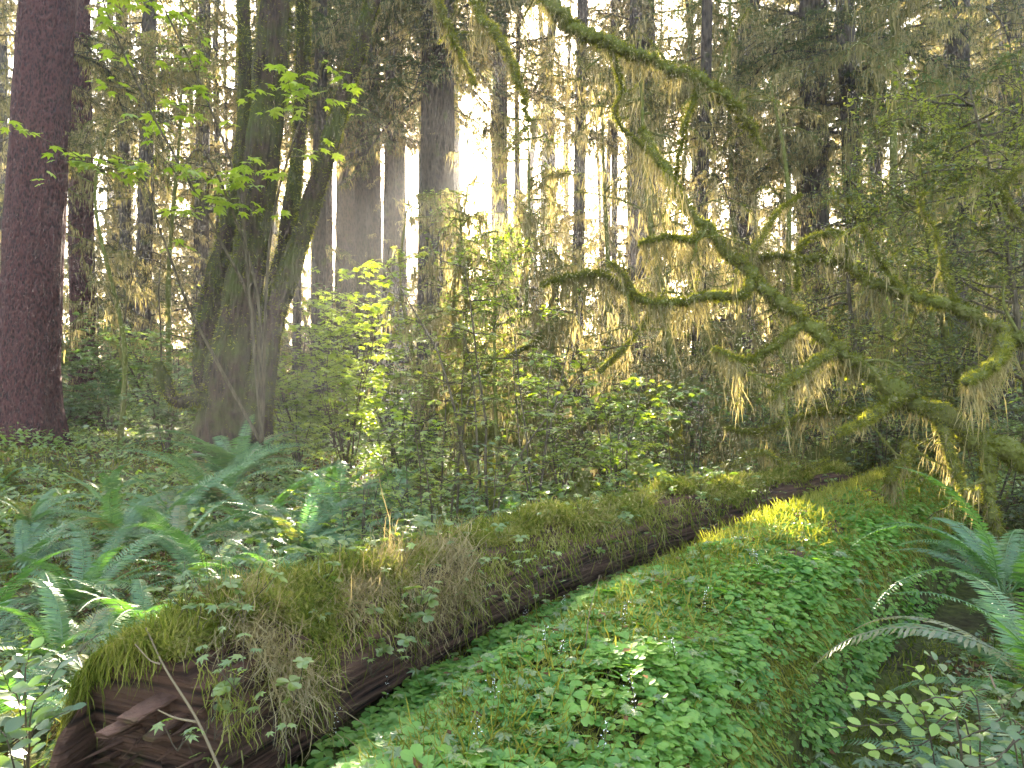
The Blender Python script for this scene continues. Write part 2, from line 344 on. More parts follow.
def sstep(a, b, x): t = np.clip((x-a)/(b-a), 0, 1); return t*t*(3-2*t)
def hgt(x, y):
    x = np.asarray(x, float); y = np.asarray(y, float); X = np.stack([x, y, 0*x], -1)
    h = .10+.10*vnoise(X, .45, 3)+.035*vnoise(X, 1.9, 4)
    h = h+1.6*sstep(16, 60, y)+.25*sstep(-3, -9, x)*sstep(2, 10, y)+.35*sstep(4, 14, np.abs(x))*sstep(6, 12, y)
    s1, _ = seg_side(x, y, LOG1); s2, _ = seg_side(x, y, LOG2)
    near = sstep(10.5, 8, y)
    between = sstep(-.05, .25, s1)*sstep(.3, -.1, s2)*near
    h = h*(1-between)+(.27+.03*vnoise(X, 2.2, 9))*between
    mound = .56*np.sqrt(np.clip(1-(s2/.58)**2, 0, 1))+.03*vnoise(X, 2.6, 12)
    mm = near*(np.abs(s2) < .58)
    h = np.where(mm > 0, np.maximum(h, .02+mound*near), h)
    hollow = sstep(.42, .62, s2)*sstep(2.3, 1.3, s2)*near
    h = h-.42*hollow+.38*sstep(1.15, 1.8, s2)*near
    h = h-.1*sstep(.1, -.3, s1)*sstep(-1.6, -.6, s1)*near
    return h
def hz(x, y): return float(hgt(np.array([x]), np.array([y]))[0])
def on(px, d, dz=0.): 
    x = (px-512)/F*d; return np.array((x, d, hz(x, d)+dz))
def grid_sheet(xs, ys):
    X, Y = np.meshgrid(xs, ys); Z = hgt(X, Y); n, m = X.shape
    V = np.stack([X, Y, Z], -1).reshape(-1, 3); i = np.arange(n-1)[:, None]*m; j = np.arange(m-1)[None]
    return V, np.stack([i+j, i+j+1, i+m+j+1, i+m+j], -1).reshape(-1, 4)
xs = np.concatenate([np.linspace(-160, -12, 50, endpoint=False), np.linspace(-12, -3, 60, endpoint=False), np.linspace(-3, 6, 200, endpoint=False), np.linspace(6, 14, 50, endpoint=False), np.linspace(14, 160, 50)])
ys = np.concatenate([np.linspace(-60, -1, 20, endpoint=False), np.linspace(-1, 9.5, 240, endpoint=False), np.linspace(9.5, 25, 80, endpoint=False), np.linspace(25, 320, 70)])
g = Geo(); g.add(*grid_sheet(xs, ys)); tag(g.build('ground', M_GROUND), 'mossy brown forest floor under the logs and ferns', kind='structure')

# ------------------------------------------------------------------ conifer limbs (prototype meshes shared by the copies)
def make_limb(seed, needles=1.0, moss=1.0, L=3.0, fine=1.0, droop=.12, side=22, W=.013):
    r = np.random.default_rng(seed); wood = Geo(); foli = Geo(); hang = Geo()
    ax = grow((0, 0, 0), (1, 0, .12), L, 12, r, .16, droop); rad = np.linspace(.035, .006, 13)*L/3
    tube(wood, ax, rad, 5, .15, 5, seed)
    moss_on(hang, ax, rad, r, 40*moss, .38, W, 2.2, 3, seed)
    for k in range(side):
        t = (k+.5+r.uniform(-.4, .4))/side; t = .08+.9*max(t, .02); q = np.array([np.interp(t*12, np.arange(13), ax[:, i]) for i in range(3)])
        sgn = 1 if k % 2 else -1; l = L*(.34*(1-t)**.7+.08)*r.uniform(.6, 1.25)
        d = np.array([math.cos(.9), sgn*math.sin(.9), -.05]); b = grow(q, d, l, 5, r, .3, .22)
        tube(wood, b, np.linspace(.011, .003, 6)*L/3, 3)
        moss_on(hang, b, .004, r, 30*moss, .30, W, 2.2, 2, seed+k)
        subs = [b]
        for s2 in range(int(4*fine)):
            u = r.uniform(.2, .9); q2 = np.array([np.interp(u*5, np.arange(6), b[:, i]) for i in range(3)])
            b2 = grow(q2, norm(b[-1]-b[0])+r.normal(0, .6, 3)*[1, 1, .3], l*.4, 3, r, .3, .25); tube(wood, b2, np.linspace(.005, .002, 4), 3); subs.append(b2)
            if moss: moss_on(hang, b2, .003, r, 18*moss, .24, W, 2, 2, seed)
        if needles:
            for b_ in subs:
                n = int(needles*fine*26*(l if b_ is b else l*.4)/.5)
                if n < 1: continue
                u = r.uniform(0, len(b_)-1.001, n); i = u.astype(int); f = (u-i)[:, None]; pos = b_[i]*(1-f)+b_[i+1]*f
                T = norm(b_[i+1]-b_[i]); S = norm(np.cross(T, [0, 0, 1.]))*np.where(r.random(n) < .5, 1, -1)[:, None]
                D = norm(T*.7+S+r.normal(0, .25, (n, 3))); Y = norm(np.cross(D, [0, 0, 1.])+r.normal(0, .3, (n, 3)))
                stamp(foli, BLADE[0]*np.array([1, 2.6, 1]), BLADE[1], pos, D, Y, np.cross(D, Y), .075*r.uniform(.6, 1.5, n)/fine**.5)
    return wood, foli, hang
def limb_mesh(name, seed, **k):
    w_, f_, h_ = make_limb(seed, **k); G = Geo(); G.merge(w_); mats = [M_BARK]
    if f_.n: f_.F = [(f, 1) for f, _ in f_.F]; G.merge(f_); 
    if h_.n: h_.F = [(f, 2) for f, _ in h_.F]; G.merge(h_)
    return G.mesh(name, [M_BARK, M_NEEDLE, M_HANG], smooth=False), G
LIVE = [limb_mesh('limb', 100+i, needles=1.2, moss=.8) for i in range(4)]
MOSSED = [limb_mesh('limb', 120+i, needles=.35, moss=2.0, droop=.2) for i in range(3)]
DEAD = [limb_mesh('limb', 140+i, needles=0, moss=.9, side=14, droop=.05) for i in range(3)]
FAR = [limb_mesh('limb', 160+i, needles=(1.0, .5)[i % 2], moss=(.7, 1.5)[i % 2], fine=.5, side=15, W=.032)[1] for i in range(4)]
def rotm(yaw, pitch, sc, loc):
    return Matrix.Translation(Vector([float(v) for v in loc]))@Matrix.Rotation(yaw, 4, 'Z')@Matrix.Rotation(-pitch, 4, 'Y')@Matrix.Scale(sc, 4)
def barkridge(n=17, amp=.05, flare=0.6, fl_h=.06, lobes=5, ph=0):
    def f(a, t, V):
        k = 1+amp*np.sin(a*n+3*np.sin(t*9+ph))*np.sin(a*n*.5+t*14+ph)+amp*.8*vnoise(V.reshape(-1, 3)*[1, 1, .35], 5, 5).reshape(V.shape[:2])
        return k*(1+flare*np.exp(-t/fl_h)*(1+.35*np.sin(a*lobes+ph)))
    return f

def lane(x, y, z, rr):
    """gap in the canopy: True where a bough would be missing so that the low sun reaches the clearing"""
    x0 = x+.0577*(y-10); z0 = z-.333*(y-10)
    if -9.5 < x0 < -.3 and -3.0 < z0 < 4.2: return rr < .9
    if -.3 <= x0 < 8 and .2 < z0 < 4.8: return rr < .75
    return False
def conifer(px, d, w_base, w_top, label, top=30, px_top=None, limbs=(), mat=None, seed=0, sides=40, flare=.5, name='spruce_tree', group=None):
    """limbs: list of (count, zmin, zmax, kind, scale lo, hi)"""
    b = on(px, d, -.15); r = np.random.default_rng(seed); t = thing(name, label, 'tree', b, group)
    xt = 0 if px_top is None else ((px_top-px)/F*d)*(top/((384+60)/F*d+1.6))
    path = spline([(0, 0, 0), (xt*.3+r.normal(0, .05), r.normal(0, .08), top*.3), (xt*.65, r.normal(0, .1), top*.65), (xt, 0, top)], 22)
    R = np.interp(path[:, 2], [0, 12, top], [w_base/2, w_top/2, .06])
    g = Geo(); tube(g, path, R, sides, .03, 3, seed, ridge=barkridge(flare=flare, fl_h=.5/top*1.5, ph=seed)); g.build('trunk', mat or M_BARK, t)
    for n, z0, z1, kind, s0, s1 in limbs:
        for k in range(n):
            z = z0+(z1-z0)*(k+r.random())/n
            if lane(b[0], b[1], b[2]+z, r.random()): continue
            i = np.searchsorted(path[:, 2], z)-1; c = path[max(i, 0)]
            M = rotm(r.uniform(0, 2*math.pi), r.uniform(-.25, .2), r.uniform(s0, s1), (c[0], c[1], z))
            link('limb', kind[r.integers(len(kind))][0], t, M)
    return t

L_ = LIVE; MO = MOSSED; DE = DEAD
conifer(22, 13.5, .98, .82, 'thick reddish spruce trunk standing at the left edge of the photo', seed=1, px_top=48, mat=M_BARK_RED, limbs=[(10, 1.5, 9, DE, .5, .8), (10, 6, 14, MO, .6, 1.)], sides=64)
conifer(84, 18, .55, .48, 'thinner spruce right behind the thick reddish trunk, hung with moss', seed=2, px_top=78, mat=M_BARK_RED, limbs=[(14, 2, 12, MO, .6, 1.0), (8, 1.5, 10, DE, .5, .9)])
conifer(432, 21, .95, .85, 'straight dark spruce trunk just left of the sun with short broken stubs', seed=3, px_top=436, limbs=[(12, 3, 12, DE, .25, .5), (20, 9.2, 15, L_, .9, 1.4), (6, 9.5, 13, MO, .8, 1.1)], sides=64)
conifer(500, 26, .55, .5, 'slim dark trunk just right of the sun', seed=4, px_top=501, limbs=[(14, 3, 14, DE, .4, .8), (16, 11, 17, MO, .9, 1.3), (12, 11, 17, L_, .9, 1.4)])
conifer(371, 31, 1.1, 1.0, 'pale hazy trunk between the leaning maple stems and the trunk beside the sun', seed=5, px_top=368, limbs=[(12, 4, 16, DE, .6, 1.), (26, 12, 20, L_, 1.1, 1.7)])
conifer(818, 17, .62, .55, 'dark upright trunk at upper right with mossy live limbs', seed=6, px_top=812, limbs=[(16, 3, 10, MO, .7, 1.1), (26, 3, 12, L_, .7, 1.1)])
conifer(866, 15, .36, .32, 'dark narrow trunk leaning left beside the moss curtains at upper right', seed=7, px_top=842, limbs=[(26, 3.2, 9, MO, .7, 1.1), (12, 4, 10, L_, .5, .8)])
conifer(742, 23, .7, .6, 'grey trunk behind the arching mossy branch at upper centre right', seed=8, px_top=752, limbs=[(30, 3, 16, L_, .9, 1.4), (10, 5, 14, MO, .7, 1.)])
conifer(955, 18, .6, .5, 'moss-hung trunk near the right edge above the yellow leaves', seed=9, px_top=960, limbs=[(28, 4, 12, MO, .8, 1.2), (10, 5, 14, L_, .5, .9)])
conifer(640, 25, .5, .42, 'slender hemlock in the haze right of the flare-lit branches', seed=10, px_top=636, limbs=[(26, 3, 16, MO, .7, 1.1), (8, 6, 16, L_, .7, 1.1)], name='hemlock_tree')
conifer(575, 19, .32, .26, 'young hemlock draped in pale moss between the sun and the arching branch', seed=11, px_top=584, limbs=[(30, 2.5, 11, MO, .5, .8)], name='hemlock_tree')
conifer(140, 24, .5, .42, 'mossy hemlock behind the drooping limbs, left of the maple', seed=12, px_top=150, limbs=[(8, 2.5, 6, MO, .6, .9), (14, 10, 15, MO, .7, 1.1), (14, 3, 15, DE, .7, 1.)], name='hemlock_tree')
conifer(200, 30, .6, .5, 'far hemlock seen just left of the maple trunk', seed=13, px_top=205, limbs=[(24, 4, 18, L_, .8, 1.3), (10, 4, 15, MO, .8, 1.2)], name='hemlock_tree')
conifer(695, 14.5, .24, .18, 'small moss-draped hemlock behind the main leaning trunk', seed=14, px_top=706, limbs=[(26, 2.0, 8, MO, .4, .7), (10, 2, 8, DE, .4, .6)], name='hemlock_tree')
conifer(1010, 22, .8, .7, 'broad trunk cut by the right edge behind golden foliage', seed=15, px_top=1016, limbs=[(18, 5, 16, MO, .8, 1.1), (12, 6, 16, L_, .8, 1.2)])
conifer(318, 26, .5, .42, 'trunk seen between the two leaning maple stems', seed=16, px_top=322, limbs=[(10, 3, 8, L_, .6, .9), (24, 10, 17, L_, .9, 1.4)], name='hemlock_tree')

conifer(346, 37, 1.3, 1.1, 'farthest pale trunk just right of the leaning maple stems', seed=17, px_top=348, limbs=[(22, 13, 24, L_, 1.1, 1.8)])
conifer(402, 34, .7, .6, 'slim pale trunk just left of the trunk beside the sun', seed=18, px_top=396, limbs=[(10, 4, 9, DE, .6, 1.), (24, 12, 22, L_, 1.1, 1.7)])
conifer(455, 44, .9, .8, 'distant sunstruck trunk below the sun, between the dark trunk and the slim one', seed=19, px_top=452, limbs=[(24, 17, 27, L_, 1.1, 1.8)])

# far wood: one mass
r = np.random.default_rng(55); g = Geo()
for k in range(140):
    d = r.uniform(26, 60); x = (r.uniform(-100, 1130)-512)/F*d; px = x/d*F+512
    if k > 104 and 280 < px < 455: continue
    z0 = hz(x, d); H = r.uniform(20, 34); near_sun = abs(px-468) < 60
    if abs(px-468) < 22: x += (30 if px > 468 else -30)/F*d
    tube(g, [(x, d, z0-.3), (x+r.normal(0, .3), d, z0+H*.5), (x+r.normal(0, .5), d, z0+H)], np.array([.2, .14, .04])*r.uniform(.5, 1.4)*(.6 if near_sun else 1), 8)
    for q in range(r.integers(28, 42)):
        z = z0+.8+(H-2)*r.random()**1.25; s = (1.25-.55*(z-z0)/H)*r.uniform(.7, 1.4)
        el = (z-CAMZ)/d*F
        if lane(x, d, z, r.random()): s *= .15
        if near_sun and abs(px-468) < 36 and 225 < el < 285: s *= .3
        Gp = FAR[r.integers(4)]; g.merge(Gp, np.array(rotm(r.uniform(0, 6.28), r.uniform(-.3, .15), s, (x, d, z))))
tag(g.build('forest', [M_BARK, M_NEEDLE, M_HANG], smooth=False), 'hazy far wood of moss-hung conifers closing the view', kind='stuff')
g = Geo(); r = np.random.default_rng(56)
for k in range(230):
    d = r.uniform(17, 50); x = (r.uniform(-80, 1100)-512)/F*d; z0 = hz(x, d); H = r.uniform(1.2, 4.6); wv = r.uniform(.8, 2.2); n = int(260*wv)
    u = r.random(n); th = r.uniform(0, 6.28, n); rad = wv*np.sqrt(r.random(n))*(.35+.65*np.sin(np.pi*np.clip(u, .08, .95)))
    pos = np.stack([x+rad*np.cos(th), d+rad*np.sin(th), z0+.1+H*np.round(u*7)/7+r.normal(0, .07, n)], 1); pos = pos[vnoise(pos, 1.7, k) > -.35]
    if d < 24 and x < 1: pos = pos[pos[:, 2] < z0+1.9]
    X, Y, Z = leaf_axes(len(pos), r, .35, droop=.2); stamp(g, *LEAF2, pos, X, Y, Z, .16*r.uniform(.6, 1.4, len(pos)), int(r.random() < .4))
    for q in range(3): tube(g, grow((x+r.normal(0, .2), d, z0), (r.normal(0, .25), 0, 1), H, 5, r, .15), np.linspace(.03, .01, 6), 4, mi=2)
tag(g.build('understory', [M_LEAF, M_LEAF_Y, M_STEM], smooth=False), 'tangled leafy undergrowth between the far trunks', kind='stuff')

# ------------------------------------------------------------------ mossy limbs drawn from the photograph, each at its own depth
def mossy_limb(t, pts, r0, r1, seed, hang=1.0, Lm=.3, name='limb', twigs=4, sides=10, W=.009, fz=1.0, mat=None):
    o = np.array(t.location); pts = np.array(pts)-o; path = spline(pts, 9); r = np.random.default_rng(seed)
    path = path+r.normal(0, 1, path.shape)*.2*r0; n = len(path); R = np.linspace(r0*.82, r1*.75, n)
    R = R*(1+.25*vnoise(path, 5, seed)); g = Geo(); tube(g, path, R, sides, .22, 11, seed)
    h = Geo(); fuzz(h, path, R, r, 1700*fz, .034, .009); moss_on(h, path, R, r, 190*hang, Lm*1.2, W, 2.4, 5, seed, .24, 1)
    for k in range(twigs):
        i = r.integers(2, n-1); d = norm(r.normal(0, 1, 3)+[0, 0, -.1]); l = r.uniform(.3, .9)
        b = grow(path[i], d, l, 7, r, .45, .1); tube(g, b, np.linspace(max(.006, R[i]*.35), .003, 8), 5); moss_on(h, b, .006, r, 60*hang, Lm*.8, W, 2.5, 3, seed+k, .12, 1); fuzz(h, b, .008, r, 300*fz, .02, .007)
    ob = g.build(name, mat or M_MOSSLIMB, t); h.build('hanging_moss', [M_HANG_G, M_HANG], ob, smooth=False); return ob
lt = thing('leaning_tree', 'leaning mossy trunk slanting down from upper centre to the right edge, with bearded side limbs', 'tree', on(1180, 6.6))
mossy_limb(lt, PP((1230, 600, 6.2), (1120, 525, 6.3), (1024, 464, 6.4), (960, 430, 6.5), (900, 392, 6.6), (850, 358, 6.8), (800, 318, 7.0), (752, 276, 7.2), (705, 228, 7.4), (668, 178, 7.6), (640, 130, 7.9)), .125, .04, 201, .8, .3, 'trunk', 6, 20)
mossy_limb(lt, PP((752, 276, 7.2), (742, 296, 7.1), (705, 296, 7.0), (665, 303, 7.0), (632, 296, 7.0), (606, 276, 7.0), (578, 275, 7.1), (542, 284, 7.2)), .055, .025, 202, 1.7, .42, twigs=4)
mossy_limb(lt, PP((632, 296, 7.0), (618, 270, 6.9), (608, 262, 6.9)), .04, .02, 203, .8, .3, twigs=1)
mossy_limb(lt, PP((802, 322, 7.0), (775, 345, 6.9), (745, 360, 6.8), (712, 348, 6.8)), .045, .02, 204, 1.5, .35)
mossy_limb(lt, PP((835, 350, 6.8), (800, 372, 6.6), (780, 388, 6.5), (772, 402, 6.5)), .05, .03, 205, 1.5, .35)
mossy_limb(lt, PP((905, 396, 6.6), (880, 408, 6.3), (858, 425, 6.1), (838, 432, 6.0)), .055, .02, 206, 1.3, .25, twigs=2)
mossy_limb(lt, PP((858, 372, 6.8), (835, 370, 7.0), (800, 385, 7.3), (760, 388, 7.6)), .04, .015, 207, 1.3, .3)
mossy_limb(lt, PP((910, 400, 6.6), (870, 412, 6.9), (820, 412, 7.2), (760, 432, 7.5), (725, 428, 7.6)), .04, .015, 208, 1.3, .3)
mossy_limb(lt, PP((940, 420, 6.5), (950, 455, 6.4), (962, 485, 6.3), (972, 512, 6.3)), .05, .03, 209, 1.3, .35, twigs=3)
mossy_limb(lt, PP((985, 440, 6.4), (988, 470, 6.3), (990, 505, 6.2), (998, 540, 6.2)), .06, .06, 210, 1.3, .35, twigs=2)
mossy_limb(lt, PP((905, 440, 6.6), (908, 455, 6.5), (895, 470, 6.4), (888, 485, 6.4)), .045, .03, 211, 1.3, .2, twigs=2)
mossy_limb(lt, PP((705, 228, 7.4), (690, 240, 7.2), (665, 236, 7.0), (640, 244, 6.9)), .03, .01, 212, 1.5, .4)
mossy_limb(lt, PP((742, 262, 7.2), (760, 240, 7.5), (775, 215, 7.8), (800, 195, 8.)), .025, .01, 213, 1.0, .25)
mossy_limb(lt, PP((725, 470, 7.6), (760, 452, 7.4), (790, 470, 7.3), (830, 462, 7.2)), .035, .02, 214, 1.3, .25)

lt2 = thing('leaning_tree', 'snaking mossy tree reaching in from the right edge above the leaning trunk', 'tree', on(1300, 7.4))
mossy_limb(lt2, PP((1330, 520, 7.2), (1180, 420, 7.0), (1080, 362, 6.9), (1024, 342, 6.8), (975, 318, 6.8), (930, 300, 6.8), (895, 290, 6.8), (868, 278, 6.9), (845, 265, 7.1), (810, 258, 7.3), (772, 256, 7.5), (745, 258, 7.8)), .085, .025, 221, 1.1, .35, 'trunk', 8, 14)
mossy_limb(lt2, PP((1005, 335, 6.8), (1003, 355, 6.4), (985, 372, 6.2), (962, 382, 6.1)), .06, .035, 222, 1.8, .3, twigs=1)
mossy_limb(lt2, PP((905, 292, 6.8), (885, 268, 6.7), (868, 240, 6.7), (862, 222, 6.7)), .02, .008, 223, .5, .2)
mossy_limb(lt2, PP((958, 308, 6.8), (945, 275, 6.9), (938, 240, 7.0), (920, 205, 7.0), (925, 190, 7.)), .022, .008, 224, .7, .2)
mossy_limb(lt2, PP((845, 265, 7.1), (848, 242, 7.1), (838, 232, 7.1), (812, 238, 7.1), (797, 250, 7.1), (798, 290, 7.1)), .03, .015, 225, 1.4, .3, twigs=1)
lt3 = thing('crooked_tree', 'crooked bare mossy branches at the right edge under the yellow leaves', 'tree', on(1100, 8))
mossy_limb(lt3, PP((1110, 440, 7.8), (1080, 320, 7.6), (1040, 240, 7.5), (1012, 212, 7.4), (995, 180, 7.3), (978, 168, 7.3)), .05, .02, 231, 1.2, .25, 'trunk', 5)
mossy_limb(lt3, PP((1012, 212, 7.4), (1002, 190, 7.2), (1015, 172, 7.1), (1040, 165, 7.1)), .03, .015, 232, 1.2, .2, twigs=2)

# big-leaf maple with several trunks
mp = thing('maple_tree', 'big leaning maple of several trunks rising from one gnarled base, ferns at its foot', 'tree', on(236, 11, -.1))
def big_trunk(t, pts, rs, seed, sides=48, amp=.09, name='trunk', mat=None, fl=0.):
    o = np.array(t.location); path = spline(np.array(pts)-o, 12); R = np.interp(np.linspace(0, 1, len(path)), np.linspace(0, 1, len(rs)), rs)
    g = Geo(); tube(g, path, R, sides, .10, 2.2, seed, ridge=barkridge(13, amp, fl, .08, 5, seed)); ob = g.build(name, mat or M_BARK_MAPLE, t)
    h = Geo(); r = np.random.default_rng(seed); fuzz(h, path, R, r, 900, .05, .012); moss_on(h, path, R, r, 25, .3, .014, 2, 3, seed); h.build('hanging_moss', M_HANG_G, ob, smooth=False); return ob
big_trunk(mp, PP((232, 455, 11), (228, 415, 11), (230, 370, 11), (240, 310, 11), (254, 230, 11), (264, 140, 11), (272, 50, 11), (280, -60, 11.2), (290, -200, 11.5)), [.46, .41, .33, .25, .235, .23, .225, .22, .21], 301, 72, fl=.15)
big_trunk(mp, PP((256, 440, 10.9), (262, 380, 10.9), (274, 320, 10.9), (300, 240, 11), (325, 160, 11.2), (352, 70, 11.5), (376, -10, 11.8), (420, -150, 12.5)), [.24, .19, .155, .14, .13, .12, .11, .1], 302)
big_trunk(mp, PP((240, 420, 11.3), (258, 340, 11.5), (282, 260, 11.8), (297, 160, 12), (303, 60, 12), (302, -40, 12), (300, -150, 12)), [.2, .16, .13, .11, .105, .10, .1], 303)
big_trunk(mp, PP((225, 430, 11.2), (208, 360, 11.3), (212, 300, 11.5), (228, 230, 11.7), (243, 150, 12), (245, 60, 12), (240, -60, 12.3)), [.26, .22, .17, .14, .12, .1, .08], 304, 32)
big_trunk(mp, PP((232, 430, 10.8), (205, 400, 10.7), (183, 402, 10.6), (172, 398, 10.6), (163, 380, 10.6), (158, 362, 10.6)), [.2, .12, .09, .08, .11, .05], 305, 24, name='broken_limb')
# its limbs arching over and coming down into view near the top centre
mossy_limb(mp, PP((282, -80, 11.2), (340, -160, 10.5), (420, -90, 9.8), (438, 0, 9.4), (455, 40, 9.2), (476, 85, 9.0)), .09, .02, 311, 1.2, .35, twigs=5)
mossy_limb(mp, PP((286, -130, 11.2), (380, -220, 10.2), (455, -110, 9.2), (474, 0, 8.8), (500, 40, 8.6), (516, 75, 8.5), (530, 122, 8.4)), .10, .02, 312, 1.2, .35, twigs=6)
mossy_limb(mp, PP((290, -190, 11.4), (380, -260, 10), (480, -120, 8.6), (545, -8, 8.0), (580, 30, 7.9), (620, 48, 7.9), (662, 66, 8), (702, 80, 8.1), (730, 105, 8.2), (748, 125, 8.3), (762, 150, 8.4)), .13, .03, 313, 1.4, .3, twigs=10, sides=14)
mossy_limb(mp, PP((608, 42, 7.9), (622, 90, 8.0), (616, 118, 8.1), (660, 165, 8.3), (672, 185, 8.4)), .03, .012, 314, 1.2, .35)
mossy_limb(mp, PP((702, 80, 8.1), (690, 110, 8.0), (680, 150, 7.9), (676, 180, 7.9)), .03, .01, 315, 1.6, .35)

# mossy twig trees (dense tangle in the middle and right)
def twig_tree(px, d, label, top_px, seed, n=26, spread=1.6, h0=.8, moss=1.0, Lm=.35, leaves=0, lmat=None, name='mossy_tree', r0=.06, leaf=.05, tmpl=LEAF2, nl=3, W=None, cat='tree', ldown=0.):
    b = on(px, d, -.05); t = thing(name, label, cat, b); r = np.random.default_rng(seed); W = W or max(.007, d*.0011)
    dm = 1. if seed in (410, 411, 413, 420, 421) else .5; n = n if dm == 1 else int(n*.8); leaves *= (1 if dm == 1 else .8)
    tp = P(*top_px)-b; H = np.linalg.norm(tp)
    path = spline([(0, 0, 0), tp*.35+r.normal(0, .12, 3), tp*.7+r.normal(0, .15, 3), tp], 10); nP = len(path); R = np.linspace(r0, r0*.2, nP)
    g = Geo(); tube(g, path, R, 8, .2, 8, seed); g.build('trunk', M_MOSSLIMB if moss > .4 else M_STEM, t)
    tw = Geo(); h = Geo(); lf = Geo(); moss_on(h, path, R, r, 60*moss*dm, Lm, W, 2, 3, seed)
    for k in range(n):
        u = (k+r.random())/n; u = h0/H+(1-h0/H)*u; i = min(int(u*nP), nP-1); a = r.uniform(0, 6.28)
        l = spread*r.uniform(.5, 1.2)*(1-.45*u)
        if d > 12.8 and dm < 1 and lane(b[0], b[1], b[2]+path[i][2], r.random()): continue
        b1 = grow(path[i], (math.cos(a), math.sin(a), r.uniform(-.1, .6)), l, 9, r, .4, .13)
        tube(tw, b1, np.linspace(.018, .005, 10)*(.6+r0*6), 5, .2, 9, k); moss_on(h, b1, .01, r, 75*moss*dm, Lm, W, 2, 3, seed+k)
        tips = [b1]
        for q in range(6):
            j = r.integers(2, 10); b2 = grow(b1[j], norm(b1[-1]-b1[0])*.6+r.normal(0, .6, 3), l*r.uniform(.25, .5), 6, r, .5, .12)
            tube(tw, b2, np.linspace(.008, .003, 7), 4); moss_on(h, b2, .006, r, 55*moss*dm, Lm*.8, W, 2, 2, seed+q); tips.append(b2)
            for z in range(3):
                j2 = r.integers(1, 7); b3 = grow(b2[j2], norm(b2[-1]-b2[0])*.5+r.normal(0, .6, 3), l*r.uniform(.1, .25), 4, r, .5, .1); tube(tw, b3, np.linspace(.004, .002, 5), 3); tips.append(b3)
                moss_on(h, b3, .004, r, 30*moss*dm, Lm*.6, W, 2, 2, seed+z)
        if leaves:
            for b_ in tips:
                nn = max(1, int(leaves*np.linalg.norm(b_[-1]-b_[0])*22)); u2 = r.uniform(.5, len(b_)-1.001, nn); ii = u2.astype(int); f = (u2-ii)[:, None]
                pos = b_[ii]*(1-f)+b_[ii+1]*f+r.normal(0, .025, (nn, 3)); X, Y, Z = leaf_axes(nn, r, .42, droop=ldown); stamp(lf, *tmpl, pos, X, Y, Z, leaf*r.uniform(.6, 1.3, nn))
    tb = tw.build('branches', M_MOSSLIMB if moss > .4 else M_STEM, t)
    if h.n: h.build('hanging_moss', M_HANG if moss > .8 else M_HANG_G, tb, smooth=False)
    if lf.n: lf.build('leaves', lmat or M_LEAF, t, smooth=False)
    return t
twig_tree(690, 12, 'bushy moss-laden tree behind the upper end of the leaning trunk', (640, 40, 12), 401, 44, 2.2, .8, 1.3, .45, .25, M_LEAF_D, r0=.09)
twig_tree(790, 13, 'moss-curtained small tree in the middle of the leaning limbs', (770, 80, 13), 402, 44, 2.2, .5, 1.2, .45, .5, M_LEAF_D, r0=.08)
twig_tree(610, 14, 'pale moss-hung tree above the snaking curved limb', (600, 60, 14), 403, 40, 2.2, 1.2, 1.4, .45, .15, M_LEAF_D, r0=.07)
twig_tree(880, 12, 'tree with long dark moss curtains at the upper right', (890, -40, 12), 404, 46, 2.0, 1.5, 1.5, .6, .5, M_LEAF_D, r0=.1)
twig_tree(740, 9.5, 'low tangle of bare mossy sticks under the leaning trunk', (700, 330, 9.5), 405, 30, 1.5, .2, 1.1, .3, .1, M_LEAF_D, r0=.05)
twig_tree(120, 14, 'dead twiggy moss-grey tree between the left spruce and the maple', (110, 120, 14), 406, 40, 1.9, .8, 1.1, .3, .0, r0=.06)
twig_tree(960, 9, 'leafy mossy tree filling the right side below the yellow leaves', (940, 130, 9), 407, 50, 2.0, .6, .5, .25, 2.2, M_LEAF_D, r0=.06, leaf=.055, name='vine_maple')
twig_tree(860, 10, 'green-leaved small tree behind the upper snaking limb', (850, 170, 10), 408, 40, 2.0, .7, .4, .25, 2.0, M_LEAF_O, r0=.05, leaf=.05, name='vine_maple')
twig_tree(1060, 8, 'yellow-leaved tree leaning in over the right edge', (970, 90, 8), 409, 44, 1.9, 1.6, .3, .2, 2.4, M_LEAF_O, r0=.05, leaf=.055, name='vine_maple')

twig_tree(472, 11.5, 'golden moss-hung small tree standing just under the sun', (468, 185, 11.5), 410, 36, 1.5, .8, 1.3, .35, .3, M_LEAF_Y, r0=.05, leaf=.06)
twig_tree(532, 12.5, 'golden moss-hung tree right of the sun, with drooping twigs', (528, 120, 12.5), 411, 36, 1.6, 1.0, 1.3, .4, .3, M_LEAF_Y, r0=.05, leaf=.06)
twig_tree(425, 15, 'backlit twiggy tree hiding the foot of the straight dark trunk', (410, 190, 15), 412, 34, 1.9, .8, 1., .35, .8, M_LEAF_Y, r0=.05, leaf=.08)
twig_tree(570, 10.5, 'low moss-draped tree beneath the tip of the curved limb', (560, 270, 10.5), 413, 28, 1.3, .4, 1.3, .35, .4, M_LEAF_D, r0=.05, leaf=.05)
twig_tree(500, 17, 'moss-grey tree at the foot of the slim dark trunk', (505, 200, 17), 414, 36, 2.2, 1., 1.3, .45, .4, M_LEAF_Y, r0=.06, leaf=.08)
twig_tree(650, 16, 'tall pale moss-hung tree in the haze behind the arching branch', (690, 10, 16), 415, 46, 2.6, 1., 1.5, .5, .3, M_LEAF_D, r0=.08, leaf=.07)
twig_tree(740, 15, 'leafy hazy tree between the arching branch and the dark upright trunk', (730, -10, 15), 416, 46, 2.4, 1., 1.0, .5, 1.2, M_LEAF_D, r0=.08, leaf=.07)
